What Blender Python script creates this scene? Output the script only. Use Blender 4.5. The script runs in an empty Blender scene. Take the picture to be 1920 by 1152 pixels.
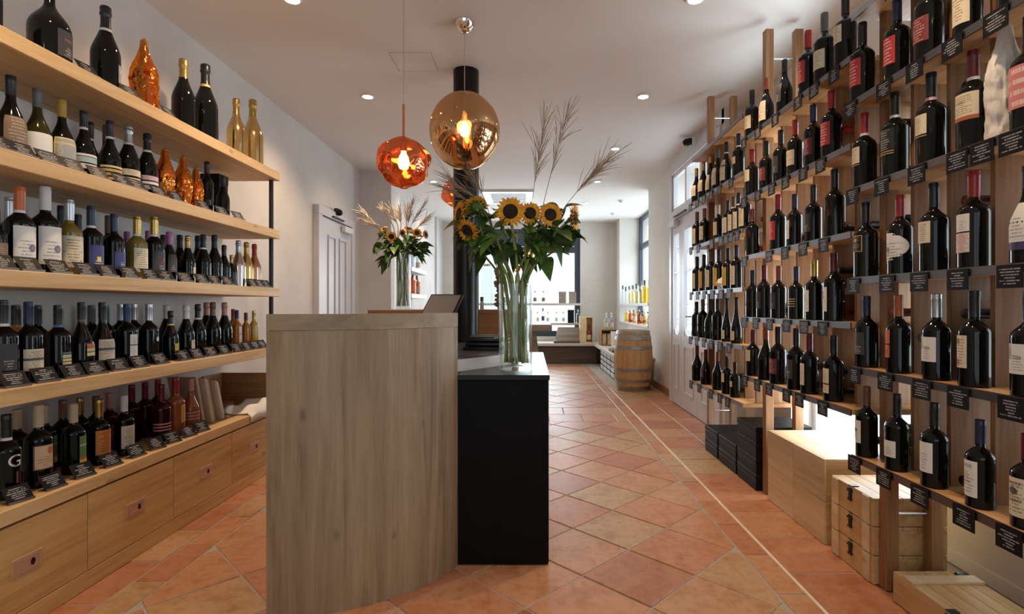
import bpy, bmesh, math, random
from mathutils import Vector, Matrix, noise

S = bpy.context.scene
COL = S.collection
RND = random.Random(11)
rad = math.radians
PI = math.pi

# ------------------------------------------------------------------ camera
CAM_H, FPX, VX, VY = 1.13, 1000.0, 994.0, 574.0     # eye height, focal length and vanishing point in 1920x1152 px
cd = bpy.data.cameras.new('camera')
cd.sensor_width = 36.0
cd.lens = 36.0 * FPX / 1920.0
cd.shift_x = -(VX - 960) / 1920.0
cd.shift_y = (VY - 576) / 1920.0
cd.clip_start, cd.clip_end = 0.05, 200
cam = bpy.data.objects.new('camera', cd)
COL.objects.link(cam)
cam.location = (0, 0, CAM_H)
cam.rotation_euler = (rad(90), 0, 0)
S.camera = cam

# ------------------------------------------------------------------ world, daylight, exposure
wd = bpy.data.worlds.new('daylight'); S.world = wd; wd.use_nodes = True
bg = wd.node_tree.nodes['Background']
bg.inputs['Color'].default_value = (0.80, 0.90, 1.0, 1)
bg.inputs['Strength'].default_value = 1.5
S.view_settings.view_transform = 'Standard'
S.view_settings.look = 'None'
S.view_settings.gamma = 1.0
S.view_settings.use_curve_mapping = False
S.view_settings.exposure = 0.12
S.cycles.use_denoising = True
S.cycles.max_bounces = 10
S.cycles.diffuse_bounces = 5
S.cycles.glossy_bounces = 4
S.cycles.transmission_bounces = 6
S.cycles.transparent_max_bounces = 16
S.cycles.caustics_reflective = False
S.cycles.caustics_refractive = False
S.cycles.sample_clamp_indirect = 4.0

def area(name, loc, rot, sx, sy, power, col):
    l = bpy.data.lights.new(name, 'AREA'); l.shape = 'RECTANGLE'; l.size = sx; l.size_y = sy
    l.energy = power; l.color = col
    o = bpy.data.objects.new(name, l); COL.objects.link(o); o.location = loc; o.rotation_euler = rot
    return o
DAY = (0.82, 0.91, 1.0)
# daylight standing in the window openings (shop front behind the camera, end window, side windows, glazed door)
area('daylight_shop_front', (-0.2, -2.35, 1.45), (rad(90), 0, 0), 3.3, 2.0, 5, (0.93, 0.96, 1.0))
area('daylight_end_window', (-0.08, 11.45, 1.5), (rad(-90), 0, 0), 2.2, 2.1, 130, DAY)
area('daylight_niche_window', (2.45, 9.2, 1.7), (0, rad(90), 0), 1.9, 2.3, 60, DAY)
area('daylight_rack_window', (2.15, 3.1, 1.25), (0, rad(90), 0), 2.1, 1.3, 110, DAY)
area('daylight_side_window', (2.15, 1.3, 1.45), (0, rad(90), 0), 1.8, 1.9, 38, DAY)
area('daylight_door', (2.15, 5.5, 1.5), (0, rad(90), 0), 2.2, 1.6, 30, DAY)

WARM = (1.0, 0.70, 0.43)
SPOT_W = 72.0

# ------------------------------------------------------------------ helpers
def W(px, py, Y):
    return Vector(((px - VX) / FPX * Y, Y, CAM_H + (VY - py) / FPX * Y))
def yx(px, X):
    return X * FPX / (px - VX)

class MB:
    def __init__(s): s.v = []; s.f = []; s.uv = None
    def add(s, vs, fs):
        n = len(s.v); s.v += [tuple(q) for q in vs]; s.f += [tuple(i + n for i in f) for f in fs]; return s
    def box(s, x0, x1, y0, y1, z0, z1):
        return s.add([(x0,y0,z0),(x1,y0,z0),(x1,y1,z0),(x0,y1,z0),(x0,y0,z1),(x1,y0,z1),(x1,y1,z1),(x0,y1,z1)],
                     [(0,3,2,1),(4,5,6,7),(0,1,5,4),(1,2,6,5),(2,3,7,6),(3,0,4,7)])
    def prism(s, poly, z0, z1):
        n = len(poly)
        return s.add([(x,y,z0) for x,y in poly] + [(x,y,z1) for x,y in poly],
                     [tuple(range(n-1,-1,-1)), tuple(range(n,2*n))] + [(i,(i+1)%n,n+(i+1)%n,n+i) for i in range(n)])
    def lathe(s, prof, seg=20, c=(0,0,0)):
        vs = []; fs = []; rows = []
        for r, z in prof:
            if r < 1e-6: rows.append([len(vs)]); vs.append((c[0],c[1],c[2]+z))
            else:
                rows.append(list(range(len(vs), len(vs)+seg)))
                vs += [(c[0]+r*math.cos(2*PI*k/seg), c[1]+r*math.sin(2*PI*k/seg), c[2]+z) for k in range(seg)]
        for a, b in zip(rows, rows[1:]):
            if len(a) == 1 and len(b) == 1: continue
            for k in range(seg):
                k2 = (k+1) % seg
                if len(a) == 1: fs.append((a[0], b[k2], b[k]))
                elif len(b) == 1: fs.append((a[k], a[k2], b[0]))
                else: fs.append((a[k], a[k2], b[k2], b[k]))
        return s.add(vs, fs)
    def tube(s, pts, r, seg=6, cap=True):
        pts = [Vector(p) for p in pts]; n = len(pts)
        rs = r if isinstance(r, (list, tuple)) else [r]*n
        vs = []; fs = []; up = None
        for i, p in enumerate(pts):
            t = (pts[min(i+1,n-1)] - pts[max(i-1,0)])
            t = t.normalized() if t.length > 1e-9 else Vector((0,0,1))
            if up is None:
                up = Vector((0,0,1)) if abs(t.z) < .9 else Vector((1,0,0))
            a = t.cross(up)
            a = a.normalized() if a.length > 1e-6 else Vector((1,0,0))
            b = a.cross(t).normalized(); up = b
            for k in range(seg):
                q = p + (a*math.cos(2*PI*k/seg) + b*math.sin(2*PI*k/seg))*rs[i]
                vs.append(tuple(q))
        for i in range(n-1):
            for k in range(seg):
                k2 = (k+1) % seg
                fs.append((i*seg+k, i*seg+k2, (i+1)*seg+k2, (i+1)*seg+k))
        if cap:
            fs.append(tuple(range(seg-1,-1,-1))); fs.append(tuple((n-1)*seg+k for k in range(seg)))
        return s.add(vs, fs)
    def mesh(s, name, mat, smooth=True, bevel=0, shift=None, angle=35):
        me = bpy.data.meshes.new(name)
        vs = s.v if shift is None else [(x-shift[0],y-shift[1],z-shift[2]) for x,y,z in s.v]
        me.from_pydata(vs, [], s.f)
        if bevel:
            bm = bmesh.new(); bm.from_mesh(me)
            bmesh.ops.bevel(bm, geom=list(bm.edges), offset=bevel, segments=1, affect='EDGES', clamp_overlap=True)
            bm.to_mesh(me); bm.free()
        if s.uv:
            l = me.uv_layers.new(name='UVMap')
            for lp in me.loops: l.data[lp.index].uv = s.uv[lp.vertex_index]
        me.materials.append(M(mat) if isinstance(mat, str) else mat)
        if smooth:
            me.polygons.foreach_set('use_smooth', [True]*len(me.polygons))
            me.set_sharp_from_angle(angle=rad(angle))
        me.update()
        return me

ROOT = {}
def ob(name, me, parent=None, loc=None, rz=0, rot=None):
    o = bpy.data.objects.new(name, me); COL.objects.link(o)
    if parent is not None: o.parent = parent
    if loc is not None: o.location = loc
    if rot is not None: o.rotation_euler = rot
    elif rz: o.rotation_euler = (0, 0, rz)
    return o
def tag(o, label, cat, group=None):
    o['label'] = label; o['category'] = cat
    if group: o['group'] = group
    return o
def thing(name, loc, label, cat, group=None, rz=0):
    o = ob(name, None, None, loc, rz); o.empty_display_size = .05
    ROOT[o.name] = Vector(loc)
    return tag(o, label, cat, group)
def part(name, mb, mat, parent, smooth=True, bevel=0, angle=35):
    """mesh given in world coordinates, made a child of an unrotated thing or of one of its parts"""
    off = ROOT.get(parent.name, Vector((0,0,0)))
    o = ob(name, mb.mesh(name, mat, smooth, bevel, off, angle), parent)
    ROOT[o.name] = off
    return o
def struct(name, mb, mat, parent=None, smooth=True, bevel=0):
    o = ob(name, mb.mesh(name, mat, smooth, bevel), parent)
    if parent is None: o['kind'] = 'structure'
    return o
def single(name, mb, mat, label, cat, base, group=None, bevel=0, smooth=True):
    o = ob(name, mb.mesh(name, mat, smooth, bevel, base), None, base)
    ROOT[o.name] = Vector(base)
    return tag(o, label, cat, group)
def B(*a): return MB().box(*a)

# ------------------------------------------------------------------ materials
MATS = {}
def M(n):
    if n not in MATS: MATS[n] = MAKE[n]() if n in MAKE else plain(n, (.5,.5,.5))
    return MATS[n]
MAKE = {}
def new(n):
    m = bpy.data.materials.new(n); m.use_nodes = True; nt = m.node_tree
    return m, nt, nt.nodes['Principled BSDF']
def N(nt, t, **kw):
    n = nt.nodes.new(t)
    for k, v in kw.items(): setattr(n, k, v)
    return n
def plain(n, col, rough=.5, metal=0., spec=.5, trans=0., emit=None, est=0., coat=0., ior=1.5):
    m, nt, p = new(n)
    p.inputs['Base Color'].default_value = (*col, 1); p.inputs['Roughness'].default_value = rough
    p.inputs['Metallic'].default_value = metal; p.inputs['Specular IOR Level'].default_value = spec
    p.inputs['Transmission Weight'].default_value = trans; p.inputs['IOR'].default_value = ior
    p.inputs['Coat Weight'].default_value = coat
    if emit: p.inputs['Emission Color'].default_value = (*emit, 1); p.inputs['Emission Strength'].default_value = est
    m.diffuse_color = (*col, 1)
    return m
def ramp(nt, stops):
    r = N(nt, 'ShaderNodeValToRGB'); e = r.color_ramp.elements
    while len(e) < len(stops): e.new(.5)
    for q, (p, c) in zip(e, stops): q.position = p; q.color = (*c, 1)
    return r
def wood(n, dark, mid, light, axis='Y', scale=1.0, rough=.5, knots=0., bump=.15):
    def f():
        m, nt, p = new(n); L = nt.links.new
        tc = N(nt, 'ShaderNodeTexCoord'); oi = N(nt, 'ShaderNodeObjectInfo')
        sh = N(nt, 'ShaderNodeVectorMath', operation='MULTIPLY_ADD')
        L(oi.outputs['Random'], sh.inputs[0]); sh.inputs[1].default_value = (37, 53, 71); L(tc.outputs['Object'], sh.inputs[2])
        mp = N(nt, 'ShaderNodeMapping'); L(sh.outputs[0], mp.inputs['Vector'])
        big, sm = 9.0*scale, .55*scale
        mp.inputs['Scale'].default_value = {'X': (sm,big,big), 'Y': (big,sm,big), 'Z': (big,big,sm)}[axis]
        n1 = N(nt, 'ShaderNodeTexNoise'); L(mp.outputs[0], n1.inputs['Vector']); n1.inputs['Scale'].default_value = 1.6
        n1.inputs['Detail'].default_value = 5; n1.inputs['Roughness'].default_value = .62; n1.inputs['Distortion'].default_value = .7
        n2 = N(nt, 'ShaderNodeTexNoise'); L(mp.outputs[0], n2.inputs['Vector']); n2.inputs['Scale'].default_value = 11
        n2.inputs['Detail'].default_value = 2
        ad = N(nt, 'ShaderNodeMath', operation='MULTIPLY_ADD'); L(n2.outputs[0], ad.inputs[0]); ad.inputs[1].default_value = .28; L(n1.outputs[0], ad.inputs[2])
        r = ramp(nt, [(.40, dark), (.62, mid), (.86, light)]); L(ad.outputs[0], r.inputs[0])
        out = r.outputs[0]
        if knots:
            mk = N(nt, 'ShaderNodeMapping'); L(sh.outputs[0], mk.inputs['Vector'])
            mk.inputs['Scale'].default_value = {'X': (2.2,4.4,4.4), 'Y': (4.4,2.2,4.4), 'Z': (4.4,4.4,2.2)}[axis]
            vo = N(nt, 'ShaderNodeTexVoronoi'); L(mk.outputs[0], vo.inputs['Vector']); vo.inputs['Scale'].default_value = 1.45
            nz = N(nt, 'ShaderNodeTexNoise'); L(tc.outputs['Object'], nz.inputs['Vector']); nz.inputs['Scale'].default_value = 40
            mm = N(nt, 'ShaderNodeMath', operation='MULTIPLY_ADD'); L(nz.outputs[0], mm.inputs[0]); mm.inputs[1].default_value = .06; L(vo.outputs['Distance'], mm.inputs[2])
            kr = ramp(nt, [(.05, (1,1,1)), (.15, (0,0,0))]); L(mm.outputs[0], kr.inputs[0])
            kf = N(nt, 'ShaderNodeMath', operation='MULTIPLY'); L(kr.outputs[0], kf.inputs[0]); kf.inputs[1].default_value = knots
            mx = N(nt, 'ShaderNodeMix', data_type='RGBA'); L(kf.outputs[0], mx.inputs[0]); L(out, mx.inputs[6])
            mx.inputs[7].default_value = (dark[0]*.4, dark[1]*.36, dark[2]*.34, 1); out = mx.outputs[2]
        L(out, p.inputs['Base Color']); p.inputs['Roughness'].default_value = rough
        b = N(nt, 'ShaderNodeBump'); L(ad.outputs[0], b.inputs['Height']); b.inputs['Strength'].default_value = bump; b.inputs['Distance'].default_value = .002
        L(b.outputs[0], p.inputs['Normal'])
        m.diffuse_color = (*mid, 1)
        return m
    MAKE[n] = f
wood('oak_shelf', (.42,.25,.10), (.60,.39,.18), (.70,.49,.26), 'Y', 1.0, .5, .8)
wood('oak_drawer', (.36,.20,.07), (.52,.31,.115), (.62,.40,.17), 'Y', 1.0, .5, .75)
wood('oak_counter', (.150,.094,.049), (.272,.188,.112), (.36,.262,.166), 'Z', 1.0, .5, .95)
wood('oak_counter_edge', (.19,.128,.075), (.29,.208,.128), (.36,.268,.175), 'X', 1.0, .5)
wood('oak_brown', (.19,.085,.03), (.30,.145,.055), (.38,.20,.09), 'X', 1.0, .5)
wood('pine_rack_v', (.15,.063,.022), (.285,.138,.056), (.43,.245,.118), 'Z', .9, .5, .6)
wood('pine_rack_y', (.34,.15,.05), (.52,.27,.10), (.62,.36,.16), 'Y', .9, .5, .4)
wood('crate_wood_y', (.40,.22,.075), (.58,.35,.14), (.68,.46,.22), 'Y', .9, .55, .5)
wood('crate_wood_x', (.38,.21,.08), (.54,.33,.14), (.64,.43,.22), 'X', .9, .55, .4)
wood('crate_pale_y', (.50,.34,.17), (.66,.48,.27), (.75,.58,.37), 'Y', .8, .55, .6)
wood('barrel_oak', (.40,.22,.085), (.56,.335,.145), (.64,.42,.21), 'Z', 1.2, .5)
wood('walnut', (.05,.033,.022), (.085,.055,.037), (.12,.08,.055), 'X', 1.0, .5)
wood('grey_wood', (.20,.16,.13), (.30,.25,.20), (.38,.33,.28), 'X', 1.0, .5)
wood('bench_wood', (.48,.42,.36), (.58,.52,.46), (.66,.61,.55), 'X', 1.0, .5)

def plaster(n, c, var=.05, sc=1.6):
    def f():
        m, nt, p = new(n); L = nt.links.new
        tc = N(nt, 'ShaderNodeTexCoord'); a = N(nt, 'ShaderNodeTexNoise'); L(tc.outputs['Object'], a.inputs['Vector'])
        a.inputs['Scale'].default_value = sc; a.inputs['Detail'].default_value = 6; a.inputs['Roughness'].default_value = .6
        r = ramp(nt, [(.3, tuple(max(0, q-var) for q in c)), (.7, tuple(min(1, q+var*.6) for q in c))]); L(a.outputs[0], r.inputs[0])
        L(r.outputs[0], p.inputs['Base Color']); p.inputs['Roughness'].default_value = .75
        b = N(nt, 'ShaderNodeTexNoise'); L(tc.outputs['Object'], b.inputs['Vector']); b.inputs['Scale'].default_value = 45; b.inputs['Detail'].default_value = 4
        bp = N(nt, 'ShaderNodeBump'); L(b.outputs[0], bp.inputs['Height']); bp.inputs['Strength'].default_value = .12; bp.inputs['Distance'].default_value = .002
        L(bp.outputs[0], p.inputs['Normal']); return m
    MAKE[n] = f
plaster('plaster_wall', (.66,.635,.615), .07)
plaster('plaster_warm', (.68,.64,.59), .06)
plaster('plaster_ceiling', (.78,.75,.72), .02, .8)
plaster('grout_pale', (.66,.58,.46), .06, 9); plaster('grout', (.36,.32,.27), .06, 9)

def terracotta():
    m, nt, p = new('terracotta'); L = nt.links.new
    tc = N(nt, 'ShaderNodeTexCoord'); oi = N(nt, 'ShaderNodeObjectInfo')
    r1 = ramp(nt, [(0, (.38,.165,.092)), (.3, (.44,.20,.114)), (.55, (.47,.232,.13)), (.8, (.46,.268,.152)), (1, (.43,.29,.165))]); L(oi.outputs['Random'], r1.inputs[0])
    sh = N(nt, 'ShaderNodeVectorMath', operation='MULTIPLY_ADD'); L(oi.outputs['Random'], sh.inputs[0]); sh.inputs[1].default_value = (31,17,9); L(tc.outputs['Object'], sh.inputs[2])
    a = N(nt, 'ShaderNodeTexNoise'); L(sh.outputs[0], a.inputs['Vector']); a.inputs['Scale'].default_value = 5.5; a.inputs['Detail'].default_value = 7; a.inputs['Roughness'].default_value = .68
    r2 = ramp(nt, [(.36, (.80,.62,.42)), (.52, (1,1,1)), (.7, (1.0,.93,.86))]); L(a.outputs[0], r2.inputs[0])
    mx = N(nt, 'ShaderNodeMix', data_type='RGBA', blend_type='MULTIPLY'); mx.inputs[0].default_value = .9; L(r1.outputs[0], mx.inputs[6]); L(r2.outputs[0], mx.inputs[7])
    c = N(nt, 'ShaderNodeTexNoise'); L(sh.outputs[0], c.inputs['Vector']); c.inputs['Scale'].default_value = 28; c.inputs['Detail'].default_value = 5
    r3 = ramp(nt, [(.33, (.75,.66,.55)), (.5, (1,1,1))]); L(c.outputs[0], r3.inputs[0])
    m2 = N(nt, 'ShaderNodeMix', data_type='RGBA', blend_type='MULTIPLY'); m2.inputs[0].default_value = .6; L(mx.outputs[2], m2.inputs[6]); L(r3.outputs[0], m2.inputs[7])
    L(m2.outputs[2], p.inputs['Base Color'])
    rr = N(nt, 'ShaderNodeMapRange'); L(a.outputs[0], rr.inputs[0]); rr.inputs[3].default_value = .30; rr.inputs[4].default_value = .48; L(rr.outputs[0], p.inputs['Roughness'])
    b = N(nt, 'ShaderNodeBump'); L(c.outputs[0], b.inputs['Height']); b.inputs['Strength'].default_value = .18; b.inputs['Distance'].default_value = .003; L(b.outputs[0], p.inputs['Normal'])
    return m
MAKE['terracotta'] = terracotta

def thin_glass(n, tint, refl=(1,1,1), base=.04, rough=.02):
    def f():
        m = bpy.data.materials.new(n); m.use_nodes = True; nt = m.node_tree; nt.nodes.clear(); L = nt.links.new
        o = N(nt, 'ShaderNodeOutputMaterial'); t = N(nt, 'ShaderNodeBsdfTransparent'); g = N(nt, 'ShaderNodeBsdfGlossy')
        t.inputs[0].default_value = (*tint, 1); g.inputs[0].default_value = (*refl, 1); g.inputs['Roughness'].default_value = rough
        lw = N(nt, 'ShaderNodeLayerWeight'); lw.inputs[0].default_value = .5
        pw = N(nt, 'ShaderNodeMath', operation='POWER'); L(lw.outputs['Facing'], pw.inputs[0]); pw.inputs[1].default_value = 4.0
        mr = N(nt, 'ShaderNodeMath', operation='MULTIPLY_ADD'); L(pw.outputs[0], mr.inputs[0]); mr.inputs[1].default_value = (1-base)*.8; mr.inputs[2].default_value = base
        x = N(nt, 'ShaderNodeMixShader'); L(mr.outputs[0], x.inputs[0]); L(t.outputs[0], x.inputs[1]); L(g.outputs[0], x.inputs[2]); L(x.outputs[0], o.inputs[0])
        m.diffuse_color = (*tint, .3)
        return m
    MAKE[n] = f
thin_glass('glass_clear', (.96,.98,.97)); thin_glass('glass_vase', (.955,.972,.965), base=.055)
thin_glass('water', (.97,.98,.95), base=.02); thin_glass('melt_gold', (.50,.33,.19), (1.0,.66,.36), .52, .03)
thin_glass('melt_copper', (.98,.36,.13), (1.0,.46,.24), .40, .04)
thin_glass('cellophane', (.98,.42,.04), (1.0,.55,.12), .34, .10); thin_glass('plastic_clear', (.93,.94,.95), base=.10, rough=.1)
thin_glass('spirit_amber', (.80,.30,.05), base=.06); thin_glass('spirit_yellow', (.92,.76,.20), base=.06); thin_glass('spirit_clear', (.86,.91,.95), base=.08)

def P(n, *a, **k): MAKE[n] = lambda: plain(n, *a, **k)
P('black_paint', (.003,.003,.0035), .5, 0., .12); P('black_satin', (.006,.006,.0065), .28, 0., .3); P('black_box', (.006,.006,.0065), .5, 0., .2)
P('metal_dark', (.03,.03,.032), .4, .6); P('rail', (.20,.20,.215), .34, 1.); P('silver', (.62,.62,.63), .28, 1.); P('hoop', (.36,.37,.38), .42, 1.)
P('copper_pull', (.56,.36,.25), .38, .45); P('copper', (.62,.22,.12), .25, 1.); P('chrome', (.8,.74,.68), .12, 1.)
P('white_paint', (.72,.72,.74), .4); P('white_gloss', (.78,.78,.79), .3); P('door_paint', (.60,.60,.64), .4); P('window_frame', (.035,.048,.07), .4)
P('screen', (.16,.165,.17), .45); P('paper', (.80,.78,.75), .7); P('cloth', (.84,.82,.78), .85); P('cardboard', (.33,.19,.11), .7); P('book_tan', (.50,.40,.30), .6)
P('spot_glow', (1,1,1), .5, emit=(1,.86,.68), est=26.); P('bulb', (1,1,1), .5, emit=(1,.70,.34), est=34.); P('lacquer_grey', (.70,.68,.65), .22)
P('desk_dark', (.035,.033,.032), .3); P('cork', (.36,.20,.11), .8); P('ac_grille', (.28,.29,.31), .5); P('leather', (.16,.10,.07), .5)
P('latch_iron', (.03,.027,.025), .45, .8); P('stem_green', (.22,.27,.07), .5); P('stem_pale', (.36,.38,.14), .45); P('disc_brown', (.022,.011,.006), .85)
P('sepal', (.10,.19,.035), .55); P('grass_dry', (.38,.27,.19), .8); P('grass_pale', (.74,.64,.52), .8)
for nm, c in dict(black=(.012,.012,.013), grey=(.10,.11,.11), mustard=(.42,.27,.03), orange=(.55,.13,.03), white=(.66,.66,.68), silver=(.5,.52,.55), navy=(.018,.022,.07),
                  gold=(.50,.33,.10), purple=(.34,.10,.30), red=(.34,.018,.02), darkred=(.14,.012,.014), pink=(.50,.23,.21), beige=(.52,.42,.29), brown=(.17,.08,.04),
                  teal=(.05,.10,.13), brick=(.42,.11,.035), blue=(.03,.06,.16), rust=(.28,.07,.03)).items():
    P('cap_' + nm, c, .32 if nm not in ('silver','gold','purple') else .27, .0 if nm not in ('silver','gold') else .8)
for nm, c, r in (('black',(.004,.0045,.004),.05), ('olive',(.030,.026,.004),.06), ('red',(.030,.003,.003),.06), ('rose',(.30,.075,.03),.07), ('amber',(.42,.14,.012),.07),
                 ('honey',(.55,.36,.06),.08), ('straw',(.20,.15,.03),.07)):
    P('glass_' + nm, c, r, 0., .32 if nm in ('black', 'red', 'olive') else .5)
P('glass_gold', (.72,.50,.20), .16, 1.); P('glass_rosegold', (.62,.33,.24), .18, 1.); P('glass_silverrose', (.62,.52,.50), .18, 1.); P('paper_wrap', (.72,.70,.66), .8)

def lineprint():
    g = bpy.data.node_groups.new('line_print', 'ShaderNodeTree')
    for nm, t in (('Base','NodeSocketColor'),('Ink','NodeSocketColor'),('Rows','NodeSocketFloat'),('Width','NodeSocketFloat'),('Low','NodeSocketFloat'),('High','NodeSocketFloat')):
        g.interface.new_socket(name=nm, in_out='INPUT', socket_type=t)
    g.interface.new_socket(name='Color', in_out='OUTPUT', socket_type='NodeSocketColor')
    L = g.links.new; gi = N(g, 'NodeGroupInput'); go = N(g, 'NodeGroupOutput')
    def m(op, a, b=None):
        n = N(g, 'ShaderNodeMath', operation=op)
        for i, q in enumerate((a, b)):
            if q is None: continue
            if isinstance(q, (int, float)): n.inputs[i].default_value = q
            else: L(q, n.inputs[i])
        return n.outputs[0]
    uv = N(g, 'ShaderNodeUVMap'); sp = N(g, 'ShaderNodeSeparateXYZ'); L(uv.outputs[0], sp.inputs[0])
    u, v = sp.outputs[0], sp.outputs[1]
    rv = m('MULTIPLY', v, gi.outputs['Rows']); row = m('FLOOR', rv); fr = m('FRACT', rv)
    band = m('MULTIPLY', m('GREATER_THAN', fr, .28), m('LESS_THAN', fr, .72))
    oi = N(g, 'ShaderNodeObjectInfo')
    wn = N(g, 'ShaderNodeTexWhiteNoise', noise_dimensions='1D'); L(m('ADD', m('MULTIPLY', row, 3.17), oi.outputs['Random']), wn.inputs['W'])
    hw = m('MULTIPLY', m('MULTIPLY_ADD', wn.outputs[0], .6), gi.outputs['Width'])
    hw2 = m('MULTIPLY', m('ADD', m('MULTIPLY', wn.outputs[0], .65), .35), gi.outputs['Width'])
    inw = m('LESS_THAN', m('ABSOLUTE', m('SUBTRACT', u, .5)), m('MULTIPLY', hw2, .5))
    cb = N(g, 'ShaderNodeCombineXYZ'); L(m('MULTIPLY', u, 46.), cb.inputs[0]); L(m('MULTIPLY', row, 7.3), cb.inputs[1]); L(oi.outputs['Random'], cb.inputs[2])
    nz = N(g, 'ShaderNodeTexNoise'); L(cb.outputs[0], nz.inputs['Vector']); nz.inputs['Scale'].default_value = 1.; nz.inputs['Detail'].default_value = 0
    lt = m('GREATER_THAN', nz.outputs[0], .41)
    rg = m('MULTIPLY', m('GREATER_THAN', v, gi.outputs['Low']), m('LESS_THAN', v, gi.outputs['High']))
    fac = m('MULTIPLY', m('MULTIPLY', band, inw), m('MULTIPLY', lt, rg))
    mx = N(g, 'ShaderNodeMix', data_type='RGBA'); L(fac, mx.inputs[0]); L(gi.outputs['Base'], mx.inputs[6]); L(gi.outputs['Ink'], mx.inputs[7]); L(mx.outputs[2], go.inputs[0])
    return g
LP = lineprint()
def printed(n, base, ink, rows=9, width=.8, low=.05, high=.95, rough=.55, spec=.4):
    def f():
        m, nt, p = new(n); g = N(nt, 'ShaderNodeGroup'); g.node_tree = LP
        g.inputs['Base'].default_value = (*base, 1); g.inputs['Ink'].default_value = (*ink, 1)
        for k, v in (('Rows', rows), ('Width', width), ('Low', low), ('High', high)): g.inputs[k].default_value = v
        nt.links.new(g.outputs[0], p.inputs['Base Color']); p.inputs['Roughness'].default_value = rough; p.inputs['Specular IOR Level'].default_value = spec
        m.diffuse_color = (*base, 1); return m
    MAKE[n] = f
DK = (.09,.07,.06)
printed('card', (.010,.010,.012), (.36,.36,.38), 8, .8, .14, .90, .5, .12)
printed('lab_white', (.76,.74,.71), (.42,.38,.35), 11, .7, .06, .62); printed('lab_cream', (.70,.62,.46), (.30,.24,.16), 11, .7, .06, .9)
printed('lab_grey', (.30,.30,.30), (.45,.42,.38), 9, .6); printed('lab_peach', (.66,.48,.30), (.45,.22,.10), 9, .7, .06, .5)
printed('lab_orange', (.58,.22,.035), (.26,.07,.02), 10, .8); printed('lab_brick', (.55,.13,.03), (.22,.05,.02), 7, .5, .1, .5)
printed('lab_yellow', (.80,.52,.03), (.30,.16,.03), 6, .6); printed('lab_mustard', (.62,.42,.08), (.25,.12,.03), 12, .7); printed('lab_blue', (.05,.06,.20), (.55,.57,.68), 9, .6, .1, .4)
printed('lab_charcoal', (.045,.045,.05), (.34,.33,.33), 10, .6, .05, .4); printed('lab_black', (.012,.012,.014), (.35,.33,.30), 9, .7); printed('lab_red', (.45,.035,.04), (.70,.45,.40), 8, .7)
printed('lab_pink', (.62,.22,.21), (.80,.55,.50), 4, .9); printed('lab_darkred', (.16,.02,.025), (.45,.30,.25), 9, .7); printed('lab_brown', (.20,.13,.09), (.40,.32,.24), 9, .7)
printed('lab_pinkprint', (.70,.60,.55), (.42,.12,.14), 17, 1.0, .02, .98)
for nm, c in dict(gold=(.55,.36,.12), yellow=(.80,.62,.10), stripe=(.66,.55,.28), blue=(.07,.18,.34), orange=(.65,.14,.03), white=(.75,.74,.72), red=(.38,.03,.025), dark=(.05,.045,.04),
                  green=(.12,.25,.05), pink=(.62,.42,.50), purple=(.055,.045,.13), grey=(.36,.36,.38), teal=(.35,.45,.46), silver=(.5,.5,.52), brown=(.24,.10,.03), ink=(.10,.08,.07), aqua=(.10,.22,.32)).items():
    P('pr_' + nm, c, .5)

# ------------------------------------------------------------------ the shell
CEIL = 2.85
XL, XR = -2.17, 1.86          # side walls in the front room
YB = 11.0                     # end wall
floor = struct('floor', B(-2.5, 2.6, -2.4, 11.4, -.12, -.004), 'grout')

def clip(poly, a, b, c):      # keep a*x+b*y<=c
    out = []
    for i, p in enumerate(poly):
        q = poly[(i+1) % len(poly)]; dp = a*p[0]+b*p[1]-c; dq = a*q[0]+b*q[1]-c
        if dp <= 0: out.append(p)
        if dp*dq < 0:
            t = dp/(dp-dq); out.append((p[0]+(q[0]-p[0])*t, p[1]+(q[1]-p[1])*t))
    return out
def parea(p): return abs(sum(p[i][0]*p[(i+1)%len(p)][1]-p[(i+1)%len(p)][0]*p[i][1] for i in range(len(p))))/2
TILES = []
def tile(poly):
    if len(poly) < 3 or parea(poly) < .004: return
    c = (sum(p[0] for p in poly)/len(poly), sum(p[1] for p in poly)/len(poly))
    TILES.append((c, poly))
def field(x0, x1, y0, y1, ox, oy, d=.2375, g=.0045):
    for i in range(-24, 44):
        for j in range(-24, 44):
            cx = ox + (i + j)*d; cy = oy + (i - j)*d
            if not (x0-d < cx < x1+d and y0-d < cy < y1+d): continue
            h = d - g*1.414
            p = [(cx-h, cy), (cx, cy-h), (cx+h, cy), (cx, cy+h)]
            for a, b, c in ((-1,0,-(x0+g)), (1,0,x1-g), (0,-1,-(y0+g)), (0,1,y1-g)): p = clip(p, a, b, c) if p else p
            tile(p)
def strip(x0, x1, y0, y1, oy, st, g=.0045):
    k = math.floor((y0-oy)/st)
    while oy + k*st < y1:
        a, b = max(y0, oy+k*st), min(y1, oy+(k+1)*st)
        if b - a > .04: tile([(x0+g,a+g),(x1-g,a+g),(x1-g,b-g),(x0+g,b-g)])
        k += 1
Y0 = 1.5
field(-1.49, .968, Y0, 5.2, .2166+.2375, 2.233)
strip(-1.95, -1.628, Y0, 5.2, 2.02, .336); strip(-1.628, -1.49, Y0, 5.2, 2.186, .336)
strip(.968, 1.088, Y0, 10.2, 2.09, .333); strip(1.094, 1.425, Y0, 7.4, 2.26, .333); strip(1.425, 1.72, 3.4, 7.4, 2.10, .333)
for r0 in (5.2, 5.56):
    xx = -1.49 + (.17 if r0 > 5.3 else 0)
    while xx < .96:
        x2 = min(.968, xx+.335); tile([(xx+.0045,r0+.0045),(x2-.0045,r0+.0045),(x2-.0045,r0+.3555),(xx+.0045,r0+.3555)]); xx = x2
field(-1.2, .968, 5.92, 10.32, .10, 6.2)
n_t = 0
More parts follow.
